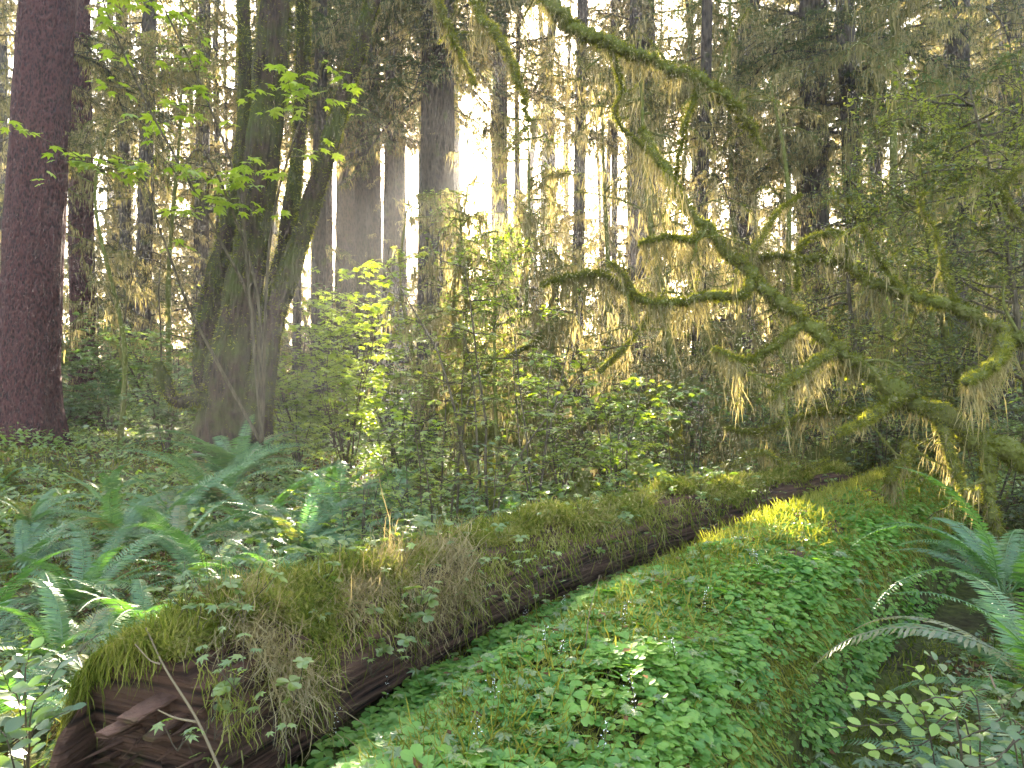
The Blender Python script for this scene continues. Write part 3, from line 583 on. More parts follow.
twig_tree(920, 14, 'leafy moss-hung tree under the dark moss curtains', (930, 60, 14), 417, 46, 2.4, .8, 1.0, .5, 1.4, M_LEAF, r0=.08, leaf=.07)
twig_tree(60, 17, 'moss-hung tree behind the thick reddish trunk', (50, 20, 17), 418, 40, 2.2, .8, 1.3, .45, .2, M_LEAF_D, r0=.07)
twig_tree(170, 19, 'tall moss-grey tree between the drooping limbs and the maple', (180, 0, 19), 419, 46, 2.6, 1., 1.3, .5, .4, M_LEAF_Y, r0=.08, leaf=.09)

twig_tree(452, 10.2, 'golden leafy twiggy tree just left of and below the sun gap', (459, 212, 10.2), 421, 34, 1.0, 1.4, 1.5, .35, .8, M_LEAF_Y, r0=.04, leaf=.06)
twig_tree(503, 9, 'small golden twiggy tree behind the dark-stemmed sapling', (498, 232, 9), 420, 26, .95, 1.3, 1.0, .25, 1.6, M_LEAF_Y, r0=.035, leaf=.06)

# shrubs and saplings with layered leaves
def shrub(px, d, label, H, spread, seed, ns=5, tmpl=MAPLE_S, leaf=.09, mat=None, dens=1.0, name='vine_maple_shrub', lean=(0, 0), zbase=None, cat='shrub', stem_r=.012, tilt=.35, mossy=0, nb=7):
    b = on(px, d, -.04) if zbase is None else np.array((*on(px, d)[:2], zbase)); t = thing(name, label, cat, b); r = np.random.default_rng(seed); lf = Geo()
    for s in range(ns):
        a = r.uniform(0, 6.28); l = H*r.uniform(.75, 1.1); g = Geo()
        st = grow((r.normal(0, .04)*spread, r.normal(0, .04)*spread, 0), (math.cos(a)*.35*spread/H+lean[0], math.sin(a)*.35*spread/H+lean[1], 1), l, 10, r, .14)
        tube(g, st, np.linspace(stem_r, stem_r*.25, 11)*r.uniform(.8, 1.2), 6, .1, 20, s)
        for k in range(nb):
            i = r.integers(3, 11); a2 = r.uniform(0, 6.28); l2 = spread*r.uniform(.35, .8)
            b1 = grow(st[i], (math.cos(a2), math.sin(a2), r.uniform(0, .4)), l2, 6, r, .25, .05); tube(g, b1, np.linspace(stem_r*.4, stem_r*.12, 7), 4)
            nn = max(2, int(dens*l2*(16 if d < 11 else 11))); u2 = r.uniform(.8, 6-.001, nn); ii = u2.astype(int); f = (u2-ii)[:, None]; pos = b1[ii]*(1-f)+b1[ii+1]*f
            pos = pos+r.normal(0, 1, (nn, 3))*[.05*spread, .05*spread, .02]; X, Y, Z = leaf_axes(nn, r, tilt, droop=.25); stamp(lf, *tmpl, pos, X, Y, Z, leaf*r.uniform(.55, 1.25, nn))
        so_ = g.build('stem', M_STEM if not mossy else M_MOSSLIMB, t)
        if mossy:
            h = Geo(); moss_on(h, st, .02, r, 120, .18, .007, 2, 3, s); fuzz(h, st, .015, r, 700, .02, .005); h.build('hanging_moss', M_HANG_G, so_, smooth=False)
    if lf.n: lf.build('leaves', mat or M_LEAF, t, smooth=False)
    return t
shrub(345, 13, 'tall sunlit yellow-green bush right of the maple trunks', 3.4, 1.6, 501, 12, leaf=.13, mat=M_LEAF_Y, dens=1.9, nb=12)
shrub(300, 12.2, 'lower part-lit bush against the maple base', 2.0, 1.1, 502, 7, leaf=.12, mat=M_LEAF_Y, dens=2, nb=8)
shrub(400, 11.5, 'yellow-green bush in front of the straight dark trunk', 1.9, 1.2, 503, 8, leaf=.11, mat=M_LEAF_Y, dens=1.8, nb=8)
shrub(455, 15, 'sunlit bush behind the slanting dead stick', 2.6, 1.4, 504, 9, leaf=.13, mat=M_LEAF_Y, dens=1.8, nb=10)
shrub(110, 17, 'shaded green thicket between the left trunks and the maple', 2.4, 2.2, 505, 12, leaf=.14, mat=M_LEAF, dens=2, nb=11)
shrub(165, 14, 'green bush just left of the broken maple limb', 1.6, 1.4, 506, 8, leaf=.12, mat=M_LEAF, dens=1.8, nb=9)
shrub(55, 15.5, 'low green bush beside the foot of the thick reddish trunk', 1.3, 1.4, 507, 7, leaf=.12, mat=M_LEAF, dens=1.8, nb=8)
shrub(487, 6.3, 'thin dark-stemmed sapling standing in the middle of the view', 2.6, .55, 508, 4, leaf=.07, mat=M_LEAF_O, dens=1.6, stem_r=.017, nb=13, name='sapling')
shrub(540, 7.2, 'slender leafy sapling between the dark-stemmed sapling and the mossy stump', 2.5, .6, 509, 4, leaf=.075, mat=M_LEAF_Y, dens=1.6, stem_r=.016, nb=11, name='sapling')
shrub(448, 6.7, 'leafy sapling with two thin stems left of the dark-stemmed sapling', 2.1, .55, 521, 3, leaf=.075, mat=M_LEAF_O, dens=1.5, stem_r=.013, nb=12, name='sapling')
shrub(425, 6.0, 'bushy low sapling behind the log beside the moss-wrapped shrub', 1.5, .55, 522, 4, leaf=.07, mat=M_LEAF_Y, dens=1.5, stem_r=.010, nb=10, name='sapling')
shrub(478, 5.2, 'short leafy sapling close behind the log crest', 1.1, .45, 523, 5, leaf=.06, mat=M_LEAF, dens=2.2, stem_r=.008, nb=9, name='sapling')
shrub(405, 5.4, 'leafy sapling bunch growing on the log behind the straw moss', .85, .45, 510, 5, leaf=.075, mat=M_LEAF, dens=2., stem_r=.007, nb=7)
shrub(355, 6.0, 'thin leafy bush left of the moss-wrapped stems', 1.0, .6, 511, 5, leaf=.065, mat=M_LEAF_Y, dens=1.5, stem_r=.007, nb=7)
shrub(620, 8.0, 'flat-layered leafy vine maple behind the far half of the log', 1.7, .9, 512, 7, leaf=.10, mat=M_LEAF_Y, dens=1.8, stem_r=.012, nb=8)
shrub(690, 8.6, 'leafy shrub beside the pair of mossy posts', 1.6, .9, 513, 7, leaf=.085, mat=M_LEAF, dens=1.6, stem_r=.012, nb=8)
shrub(560, 9.5, 'light green shrub behind the mossy stump', 1.9, 1.0, 514, 7, leaf=.09, mat=M_LEAF_Y, dens=1.6, stem_r=.012, nb=8)
shrub(655, 12, 'hazy green bush in the gap below the curved limb', 1.8, 1.3, 515, 8, leaf=.11, mat=M_LEAF, dens=1.8, nb=8)
shrub(760, 11, 'green bush in deep shade under the leaning trunk', 1.2, 1.4, 516, 8, leaf=.10, mat=M_LEAF, dens=1.8, nb=8)
shrub(880, 9, 'leafy bush beneath the tapering side limbs', 1.3, 1.1, 517, 8, leaf=.08, mat=M_LEAF_D, dens=2, nb=8)
shrub(985, 8.2, 'dark bush behind the lower end of the leaning trunk', 1.8, 1.1, 518, 9, leaf=.07, mat=M_LEAF_D, dens=2.2, nb=9)
shrub(462, 5.9, 'moss-wrapped multi-stemmed small shrub at the back edge of the log', .8, .4, 519, 4, leaf=.05, mat=M_LEAF, dens=1., stem_r=.02, nb=4, mossy=1)
# bright maple sprays hanging across the top left: young maple in front of the big one
yt = thing('young_maple', 'young maple with thin dark arching stems and bright leaves at upper left', 'tree', on(262, 9.5))
r = np.random.default_rng(71); lf = Geo(); o_ = np.array(yt.location)
for i, pts in enumerate([[(262, 445, 9.5), (250, 300, 9.3), (238, 190, 9.2), (205, 95, 8.9), (160, 0, 8.6), (130, -60, 8.4)], [(262, 445, 9.5), (255, 320, 9.4), (215, 230, 9.), (150, 110, 8.6), (110, 20, 8.3), (90, -40, 8.2)],
                         [(262, 445, 9.5), (200, 330, 9.4), (182, 290, 9.2), (160, 230, 9.0), (135, 170, 8.8), (60, 155, 8.5)], [(262, 445, 9.5), (270, 240, 9.3), (300, 120, 9.1), (322, 60, 9)], [(262, 445, 9.5), (258, 300, 9.2), (228, 200, 8.8), (200, 150, 8.5), (178, 175, 8.3)]]):
    path = spline(np.array(PP(*pts))-o_, 8); g = Geo(); tube(g, path, np.linspace(.022, .006, len(path)), 6, .1, 10, i)
    for k in range(9):
        j = r.integers(len(path)//2, len(path)); b1 = grow(path[j], r.normal(0, 1, 3)*[1, .7, .25], r.uniform(.4, 1.0), 6, r, .25, .05); tube(g, b1, np.linspace(.006, .002, 7), 4)
        for q in range(1, 7):
            if r.random() < .55:
                nn = 3; X, Y, Z = leaf_axes(nn, r, .3, droop=.35); stamp(lf, *MAPLE, b1[q]+r.normal(0, .05, (nn, 3)), X, Y, Z, r.uniform(.10, .2, nn))
    g.build('stem', M_STEM, yt)
lf.build('leaves', M_LEAF_Y, yt, smooth=False)

# ------------------------------------------------------------------ the fallen log
lg = thing('fallen_log', 'long rotten log draped in thick straw-coloured moss, its broken end at lower left', 'log', LOG1[0])
o_ = np.array(lg.location)
def lr(t): return np.interp(t, [0, .08, .4, 1], [.27, .28, .235, .21])
path = LOG1; tN = len(path); RL = lr(np.linspace(0, 1, tN))
dense = spline(LOG1[::3], 14); RD = lr(np.linspace(0, 1, len(dense)))
g = Geo()
def lridge(a, t, V): return 1+.05*np.sin(a*9+t*5)+.05*np.sign(np.sin(a*15+2*np.sin(t*7)))*np.clip(1-t*3, 0, 1)+.08*vnoise(V.reshape(-1, 3)*[1, 1, 1], 2.4, 31).reshape(V.shape[:2])+.03*np.sin(a*31+t*3)
WV = tube(g, dense-o_, RD, 56, .04, 4, 31, ridge=lridge); g.build('wood', M_WOOD, lg)
# splintered end: broken planks of heartwood standing proud of the end
r = np.random.default_rng(32); T0 = norm(dense[2]-dense[0]); S0 = norm(np.cross(T0, [0, 0, 1.])); U0 = np.cross(S0, T0)
for k in range(13):                   # layered heartwood boards left standing at the break
    zc = .04+k*.046+r.uniform(-.012, .012); wdt = .19*math.sqrt(max(.3, 1-((zc-.28)/.36)**2)); L = r.uniform(.0, .09); wU = r.uniform(.026, .05); sh0 = r.uniform(.03, .10)
    c0 = np.array([0, 0, zc-.535+.0])-T0*.0; V = []
    for m in range(6):
        f = m/5; row = []
        for q in range(9):
            sx = -1+q/4; jag = (r.uniform(-.09, .02) if m == 5 else 0)+r.normal(0, .004); base = c0+T0*.25-T0*(.25+L+jag-.05*abs(sx))*f+S0*(sx*wdt*(1-.08*f)+sh0)
            th_ = wU*(1-.75*abs(sx)**3)*(1-.5*(m == 5)*r.random()); base = base+np.array([0, 0, .012*math.sin(sx*3+k*1.7)]); row.append((base+np.array([0, 0, th_*.5+r.normal(0, .004)]), base-np.array([0, 0, th_*.5+r.normal(0, .004)])))
        V += [p for p, _ in row]+[p for _, p in row]
    Fq = []
    for m in range(5):
        a = m*18; b = a+18
        for q in range(8): Fq += [[a+q, a+q+1, b+q+1, b+q], [a+9+q, b+9+q, b+10+q, a+10+q]]
        Fq += [[a, b, b+9, a+9], [a+8, a+17, b+17, b+8]]
    for q in range(8): Fq += [[90+q, 91+q, 100+q, 99+q], [q, 9+q, 10+q, 1+q]]
    g = Geo(); g.add(np.array(V), [np.array(Fq)]); g.build('splinter', M_WOOD, lg, smooth=False)
# the slab sticking out at the front with its torn shelf
for (pp, wd, th) in ((((-1.0, 2.42, .66), (-1.05, 2.22, .665), (-1.08, 2.12, .66)), .09, .018), (((-1.02, 2.42, .635), (-1.08, 2.2, .64), (-1.13, 2.09, .632)), .07, .02), (((-.96, 2.4, .62), (-1.0, 2.2, .615), (-1.02, 2.13, .605)), .06, .02), (((-1.33, 2.42, .50), (-1.33, 2.24, .45), (-1.33, 2.18, .36)), .06, .22), (((-1.35, 2.3, .3), (-1.4, 2.12, .28), (-1.42, 2.05, .27)), .2, .1)):
    pc = spline(pp, 6); V = []; 
    for i, c in enumerate(pc):
        e = 1-.35*(i/len(pc))
        for q in range(12):
            a = q/12*6.283; V.append(c+S0*math.cos(a)*wd*.5*e*(1+.25*r.random())+np.array([0, 0, 1])*math.sin(a)*th*.5*e*(1+.25*r.random()))
    n = len(pc); Fq = [[12*i+j, 12*i+(j+1) % 12, 12*i+12+(j+1) % 12, 12*i+12+j] for i in range(n-1) for j in range(12)]+[]
    g = Geo(); g.add(np.array(V)-o_, [np.array(Fq), np.array([[12*(n-1)+j for j in range(12)]])]); g.build('splinter', M_WOOD, lg, smooth=False)
for k in range(60):                   # torn fibres at the break
    zc = r.uniform(.08, .62); sx = r.uniform(-.16, .30)*math.sqrt(max(.2, 1-((zc-.3)/.4)**2)); b = np.array([0, 0, zc-.535])+S0*sx-T0*r.uniform(.0, .05)
    e = b-T0*r.uniform(.03, .13)+S0*r.normal(0, .02)+np.array([0, 0, r.normal(-.01, .02)]); g = Geo(); wd = r.uniform(.004, .012)
    tube(g, np.array([b+T0*.08, b, (b+e)/2+r.normal(0, .004, 3), e]), np.array([wd, wd, wd*.6, .001]), 4)
    g.build('splinter', M_WOOD, lg, smooth=False)
# moss: sampled on the wood surface, thicker on the crown, hanging on the camera side
def log_moss():
    g = Geo(); r = np.random.default_rng(33); n = 62000; t = r.random(n)**1.5*1.0; k = t*(len(dense)-1); i = np.clip(k.astype(int), 0, len(dense)-2); f = (k-i)[:, None]
    C = dense[i]*(1-f)+dense[i+1]*f; T, N, B = frames(dense); T_ = T[i]; S = norm(np.cross(T_, [0, 0, 1.])); U = np.cross(S, T_); R = lr(t)
    a = r.normal(.15, .85, n)         # 0 = straight up, positive = camera side (right of travel)
    edge = .60-.05*sstep(.3, .05, t)+.5*vnoise(np.stack([t*9, t*0, t*0], 1), 1.5, 8)
    a = np.where(a > edge, edge-r.random(n)*.5, a); a = np.clip(a, -1.7, 1.9)
    D = S*np.sin(a)[:, None]+U*np.cos(a)[:, None]; pos = C+D*(R*1.04)[:, None]+r.normal(0, .012, (n, 3))
    thick = .035+.075*vnoise(pos, 2.6, 6)+.03*vnoise(pos, 8, 7); pos = pos+D*np.clip(thick*r.random(n)**.6, 0, .16)[:, None]
    drp = np.clip((a-.1)/1.2, 0, 1)[:, None]; dr = norm(D*.45*(1-drp*.7)+r.normal(0, .75, (n, 3))+np.array([0, 0, -1.])*(.1+1.1*drp))
    L = .034*r.uniform(.4, 1.6, n)*(1+.9*drp[:, 0]*r.random(n)); cut = (t < .035) & (a > .45); pos, dr, L, t = pos[~cut], dr[~cut], L[~cut], t[~cut]; n = len(pos); strands(g, pos-o_, L, .0042*(1+1.0*t)*r.uniform(.6, 1.6, n), r, 3, .45, dirs=dr)
    kk = r.random(len(pos)) < .6; q = pos[kk]+r.normal(0, .008, (int(kk.sum()), 3)); Xr, Yr, Zr = rand_axes(len(q), r); stamp(g, *LEAF2, q-o_, Xr, Yr, Zr, .017*(1+1.2*t[kk])*r.uniform(.5, 1.4, len(q)))
    # longer beard along the lower edge on the camera side
    n = 6500; t = r.random(n)**1.6*.95; k = t*(len(dense)-1); i = np.clip(k.astype(int), 0, len(dense)-2); f = (k-i)[:, None]; C = dense[i]*(1-f)+dense[i+1]*f
    T_ = T[i]; S = norm(np.cross(T_, [0, 0, 1.])); U = np.cross(S, T_); a = .9+r.normal(0, .25, n)+.3*vnoise(C, 2.2, 8)
    pos = C+(S*np.sin(a)[:, None]+U*np.cos(a)[:, None])*(lr(t)*1.1)[:, None]; L = (.14+.16*vnoise(C, 2.6, 44))*r.uniform(.3, 1.3, n)*(.65+.4*sstep(.1, .35, t)-.2*t)
    kk = (L > .05) & ((t > .05) | (r.random(n) < .25)); strands(g, (pos-o_)[kk], np.clip(L, .03, .4)[kk], (.0042*(1+t))[kk], r, 4, .4)
    n = 9000; t = .04+.34*r.random(n); k = t*(len(dense)-1); i = np.clip(k.astype(int), 0, len(dense)-2); C = dense[i]*(1-(k-i)[:, None])+dense[i+1]*(k-i)[:, None]
    S = norm(np.cross(T[i], [0, 0, 1.])); U = np.cross(S, T[i]); a = r.uniform(-.1, 1.45, n); pos = C+(S*np.sin(a)[:, None]+U*np.cos(a)[:, None])*(lr(t)*1.12+.05*r.random(n))[:, None]
    kk = vnoise(pos, 2.4, 71) > .05; pos, t, a = pos[kk], t[kk], a[kk]; m = len(pos); strands(g, pos-o_, r.uniform(.04, .13, m), .0035*r.uniform(.6, 1.5, m), r, 5, .75, 1, norm(r.normal(0, 1, (m, 3))+[0, 0, -.6]))
    n = 2600; t = r.random(n)*.035; a = r.uniform(-1.7, .1, n); C = dense[0]-T[0]*r.uniform(-.1, .05, (n, 1)); S = np.cross(T[0], [0, 0, 1.]); S /= np.linalg.norm(S); U = np.cross(S, T[0])
    pos = C+(S*np.sin(a)[:, None]+U*np.cos(a)[:, None])*.30; strands(g, pos-o_, r.uniform(.03, .13, n), .004*r.uniform(.6, 1.5, n), r, 4, .3)
    return g
log_moss().build('moss', [M_MOSSY, M_STRAW], lg, smooth=False)

# second log under the sorrel: moss skin with drooping right flank
l2 = thing('nurse_log', 'broad buried log covered in moss and wood sorrel, running from bottom centre to upper right', 'log', LOG2[0])
g = Geo(); o2 = np.array(l2.location); d2 = spline(LOG2[::4], 10)
tube(g, d2-o2, np.interp(np.linspace(0, 1, len(d2)), [0, 1], [.45, .42]), 40, .08, 3, 61, ridge=lridge); g.build('wood', M_WOOD, l2)
def flank():
    g = Geo(); r = np.random.default_rng(66); n = 24000; t = r.random(n)**1.2; k = t*(len(d2)-1); i = np.clip(k.astype(int), 0, len(d2)-2); f = (k-i)[:, None]; C = d2[i]*(1-f)+d2[i+1]*f
    T, N, B = frames(d2); S = norm(np.cross(T[i], [0, 0, 1.])); U = np.cross(S, T[i]); a = r.uniform(-.9, 1.55, n); 
    pos = C+(S*np.sin(a)[:, None]+U*np.cos(a)[:, None])*.49; pos[:, 2] = np.maximum(pos[:, 2], hgt(pos[:, 0], pos[:, 1])); D = S*np.sin(a)[:, None]+U*np.cos(a)[:, None]
    dr = norm(D*.5+r.normal(0, .4, (n, 3))+np.array([0, 0, -1.])*np.clip(a, 0, 2)[:, None]*.9); strands(g, pos-o2, .05*r.uniform(.5, 1.6, n)*(1+np.clip(a-.8, 0, 1)*1.6), .005*(1+t), r, 3, .3, dirs=dr)
    return g
flank().build('moss', M_HANG_G, l2, smooth=False)

# little plants rooted in the moss of both logs
g = Geo(); r = np.random.default_rng(77)
for k in range(150):
    t = r.random()**1.2; c = dense[int(t*(len(dense)-1))]; b = c+np.array([r.normal(0, .14), r.normal(0, .14), lr(t)+.03])
    if r.random() < .45: b = c+np.array([.18+r.normal(0, .08), -.2+r.normal(0, .08), r.uniform(-.1, .2)])
    for q in range(r.integers(2, 6)):
        st = grow(b, (r.normal(0, .5), r.normal(0, .5), 1), r.uniform(.05, .2), 4, r, .3, .1); tube(g, st, np.full(5, .0012), 3, mi=1)
        X, Y, Z = leaf_axes(2, r, .35, droop=.2); stamp(g, *(MAPLE_S if k % 3 else OXALIS), np.repeat(st[-1:], 2, 0), X, Y, Z, r.uniform(.02, .05, 2))
tag(g.build('log_herbs', [M_HERB, M_STEM], smooth=False), 'small leafy herbs sprouting from the straw-coloured moss of the log', 'ground cover', kind='stuff')

# ------------------------------------------------------------------ wood sorrel carpet
def scatter(n, x0, x1, y0, y1, r): return r.uniform(x0, x1, n), r.uniform(y0, y1, n)
def carpet(n, y0, y1, size, seed, dens=1.0):
    r = np.random.default_rng(seed); x = r.uniform(-1.7, 6.5, n*4); y = y0+(y1-y0)*r.random(n*4)
    s1, _ = seg_side(x, y, LOG1); s2, t2 = seg_side(x, y, LOG2); X = np.stack([x, y, 0*x], 1)
    p = sstep(.20, .42, s1)*(s2 < .60)*(np.abs(x)/y < .75)
    p = p*np.clip(1.1+.9*vnoise(X, 1.9, 17)-.45*sstep(.8, .3, s1), .3, 1)
    keep = r.random(n*4) < p*dens; x, y, s1, s2 = x[keep], y[keep], s1[keep], s2[keep]; m = len(x); X = np.stack([x, y, 0*x], 1)
    h = hgt(x, y)+.035+.03*r.random(m)+.03*np.clip(vnoise(X, 2.5, 5), 0, 1)
    lean = np.clip((s2-.25)*1.3, 0, .8)
    X_, Y_, Z_ = leaf_axes(m, r, .22); Z_ = norm(Z_+np.stack([lean*.8, -lean*.5, 0*lean], 1)); X_ = norm(X_-Z_*(X_*Z_).sum(1)[:, None]); Y_ = np.cross(Z_, X_)
    return m, np.stack([x, y, h], 1), X_, Y_, Z_, size*r.uniform(.45, 1.35, m)*(1+.25*vnoise(X, 1.2, 3))
g = Geo()
for a in ((10500, .9, 3.2, .045, 81), (16000, 3.2, 6.0, .042, 82), (12000, 6.0, 10.5, .043, 83), (2500, .9, 4, .03, 84)):
    m, pos, X_, Y_, Z_, s = carpet(*a); stamp(g, *OXALIS, pos, X_, Y_, Z_, s)
for a in ((1100, .9, 5, .05, 85), (900, 5, 9, .05, 86)):
    m, pos, X_, Y_, Z_, s = carpet(*a); stamp(g, *MAPLE_S, pos+[0, 0, .03], X_, Y_, Z_, s*1.1, 1)
for a in ((500, .9, 5, .03, 87), ):
    m, pos, X_, Y_, Z_, s = carpet(*a); stamp(g, *LEAF, pos+[0, 0, .02], X_, Y_, Z_, s*1.6, 2)
tag(g.build('sorrel_carpet', [M_OXALIS, M_HERB, M_LITTER], smooth=False), 'carpet of clover-like wood sorrel leaves over the broad buried log', 'ground cover', kind='stuff')

# moss mats, herbs, litter on the floor
def undergrowth(n, y0, y1, size, seed, hmax, mat, name, label, tmpl=LEAF2, xr=.8, cond=None, thr=.15, tilt=.5):
    r = np.random.default_rng(seed); y = y0+(y1-y0)*r.random(n)**1.3; x = r.uniform(-xr, xr, n)*y; s1, _ = seg_side(x, y, LOG1); s2, _ = seg_side(x, y, LOG2); X = np.stack([x, y, 0*x], 1)
    keep = ~((s1 > -.25) & (s2 < .95) & (y < 9.5)) & (vnoise(X, .8, seed) > -1+thr*2)
    if cond is not None: keep &= cond(x, y, s1, s2)
    x, y, X = x[keep], y[keep], X[keep]; m = len(x)
    top = np.clip(.5+.6*vnoise(X, 1.1, seed+1), .1, 1.2)*hmax; z = hgt(x, y)+top*r.random(m)**.7; Xa, Ya, Za = leaf_axes(m, r, tilt)
    g = Geo(); stamp(g, *tmpl, np.stack([x, y, z], 1), Xa, Ya, Za, size*r.uniform(.5, 1.4, m)*(1+.03*y)); return tag(g.build(name, mat, smooth=False), label, 'ground cover', kind='stuff')
undergrowth(60000, 6.5, 32, .07, 91, .45, M_HERB, 'herb_layer', 'low leafy herbs covering the floor beyond the logs', LEAF2, .8, None, .12)
undergrowth(26000, 2.0, 8, .04, 92, .14, M_HERB, 'small_herbs', 'small green herbs between the ferns beside the logs', LEAF, .8, None, .1)
undergrowth(30000, 2.0, 16, .05, 93, .03, M_LITTER, 'leaf_litter', 'brown leaf litter and twigs on the forest floor', LEAF2, .8, None, .0, .8)
def moss_ground(n, seed):
    r = np.random.default_rng(seed); y = 2+14*r.random(n)**1.3; x = r.uniform(-.8, .8, n)*y; X = np.stack([x, y, 0*x], 1); k = vnoise(X, .6, 5) > -.25; x, y = x[k], y[k]; m = len(x)
    g = Geo(); pos = np.stack([x, y, hgt(x, y)], 1); d = norm(r.normal(0, .5, (m, 3))+[0, 0, 1]); strands(g, pos, .04*r.uniform(.5, 1.6, m)*(1+.06*y), .006*(1+.2*y), r, 2, .3, dirs=d); return g
tag(moss_ground(70000, 95).build('moss_mat', M_MOSSY, smooth=False), 'yellow-green moss cushions on the forest floor', 'ground cover', kind='stuff')

# ------------------------------------------------------------------ ferns
def frond_mesh(seed, L=1.0, arch=1.0, pairs=46, wl=.086):
    r = np.random.default_rng(seed); t = np.linspace(0, 1, 21); ang = math.radians(62)-arch*t*math.radians(75)-.25*t*t; dx = np.cos(ang); dz = np.sin(ang)
    p = np.stack([np.cumsum(dx), .25*np.sin(t*r.uniform(1, 3))*r.normal(0, 1.2), np.cumsum(dz)], 1); p -= p[0]; p *= L/21; p[:, 1] = .06*L*np.sin(t*2)*r.normal()
    g = Geo(); tube(g, p, np.linspace(.0045, .0012, 21), 4)
    T, N, B = frames(p); side = norm(np.cross(T, [0, 0, 1.])); up = np.cross(side, T)
    u = np.linspace(.14, .995, pairs); prof = wl*np.minimum(1, (u-.05)*5)**.5*(1-u**2.6)**.8+.008
    pos = np.stack([np.interp(u, t, p[:, i]) for i in range(3)], 1); Tu = norm(np.stack([np.interp(u, t, T[:, i]) for i in range(3)], 1)); Su = norm(np.cross(Tu, [0, 0, 1.])); Uu = np.cross(Su, Tu)
    tV = np.array([[0, .006, 0], [.05, -.07, 0], [.45, .075, -.03], [.5, -.055, -.03], [1, .03, -.16]]); tF = [np.array([[0, 1, 3, 2]]), np.array([[2, 3, 4]])]
    for s in (1, -1):
        X = norm(s*Su+Tu*.28-Uu*(.12+.1*r.random(pairs))[:, None]+r.normal(0, .05, (pairs, 3))); Y = norm(Tu-X*(Tu*X).sum(1)[:, None]); Y = norm(Y+Uu*r.normal(.15, .15, (pairs, 1)))
        stamp(g, tV*np.array([1, 1.15, 1]), tF, pos, X, Y, np.cross(X, Y), prof)
    return g
FR = [frond_mesh(600+i, 1.0, a).mesh('frond', M_FERN, False) for i, a in enumerate((1.0, 1.3, .8, 1.5, 1.1, .9))]
FRY = [frond_mesh(620+i, 1.0, a).mesh('frond', M_FERN_Y, False) for i, a in enumerate((1.3, 1.6))]
FG = 'sword ferns growing among the logs and trunks'
def fern(px, d, label, size=.8, n=14, seed=0, z=None, group=FG, dry=.12, yaw0=None):
    b = on(px, d, -.02); 
    if z is not None: b[2] = z
    t = thing('sword_fern', label, 'fern', b, group); r = np.random.default_rng(seed+900)
    for k in range(n):
        ya = 2.4*k+r.normal(0, .3) if yaw0 is None else yaw0+r.normal(0, .9)
        dr = r.random() < dry; me = (FRY if dr else FR)[r.integers(2 if dr else 6)]
        M = Matrix.Translation((r.normal(0, .02), r.normal(0, .02), 0))@Matrix.Rotation(ya, 4, 'Z')@Matrix.Rotation(r.normal(.0, .22)+(.3 if k < n*.4 else -.1), 4, 'Y')@Matrix.Rotation(r.normal(0, .15), 4, 'X')@Matrix.Scale(size*r.uniform(.7, 1.15), 4)
        link('frond', me, t, M)
    return t
SZ = 1.22
fl = [(1050, 2.75, 'big dark-green fern spreading at the right edge', .85, 20, .42), (1005, 4.1, 'fern behind the big right-edge fern, below the leaning trunk', .8, 16, .45), (1060, 2.9, 'fern at the right edge with long fronds reaching left', .9, 14),
      (955, 3.6, 'fern drooping into the dark hollow right of the sorrel', .6, 10), (930, 6.5, 'small fern at the far end of the sorrel bank', .5, 12),
      (238, 9.7, 'tall upright fern right against the foot of the maple', 1.2, 22, .38), (215, 8.6, 'large fern with long arching fronds at the foot of the maple', 1.15, 20), (170, 7.6, 'fern in front of the maple, left of its largest fern', 1.0, 18), (262, 7.4, 'fern in front of the maple base, right side', .95, 18), (120, 6.8, 'fern with spreading fronds left of the maple ferns', .9, 16),
      (300, 6.6, 'shaded fern behind the middle of the straw-mossed log', .85, 16), (330, 8.4, 'pale backlit fern right of the maple base', .95, 16), (205, 5.6, 'fern in the middle of the bed behind the log', .85, 16), (80, 5.2, 'fern at left with fronds arching to the left', .85, 16),
      (20, 6.2, 'fern by the left edge below the sunlit moss', .85, 16), (145, 4.4, 'fern directly behind the log above its broken end', .75, 16), (55, 3.9, 'fern left of the broken log end, upper one', .7, 16), (235, 4.7, 'fern touching the back of the log moss', .65, 14),
      (-25, 4.4, 'fern cut off by the left edge', .8, 15), (5, 3.1, 'fern at the lower left edge over the broad leaves', .6, 14), (100, 3.3, 'fern just behind the mossy corner of the log', .55, 14), (-5, 9.5, 'fern at the foot of the thick reddish trunk', .8, 14),
      (390, 8.8, 'fern in front of the yellow-green bush', .8, 14), (300, 10, 'sunlit fern right behind the maple base ferns', .8, 14), (440, 7.0, 'half-hidden fern among the thin saplings', .7, 14), (520, 8.2, 'pale fern glowing between the saplings and the stump', .8, 14), (110, 9.5, 'fern between the thick reddish trunk and the maple', .8, 14),
      (180, 6.3, 'fern crossing fronds with the maple fern on its near side', .8, 14), (30, 7.6, 'fern in the sunlit patch by the left edge', .7, 14), (760, 9.2, 'fern in shade beneath the low mossy sticks', .7, 12), (270, 5.4, 'low fern close behind the straw moss', .6, 14), (345, 7.0, 'fern beside the thin leafy bush', .7, 14)]
for i, (px, d, lab, s, n, *zz) in enumerate(fl): fern(px, d, lab, s*SZ, n+4, i, z=zz[0] if zz else None)

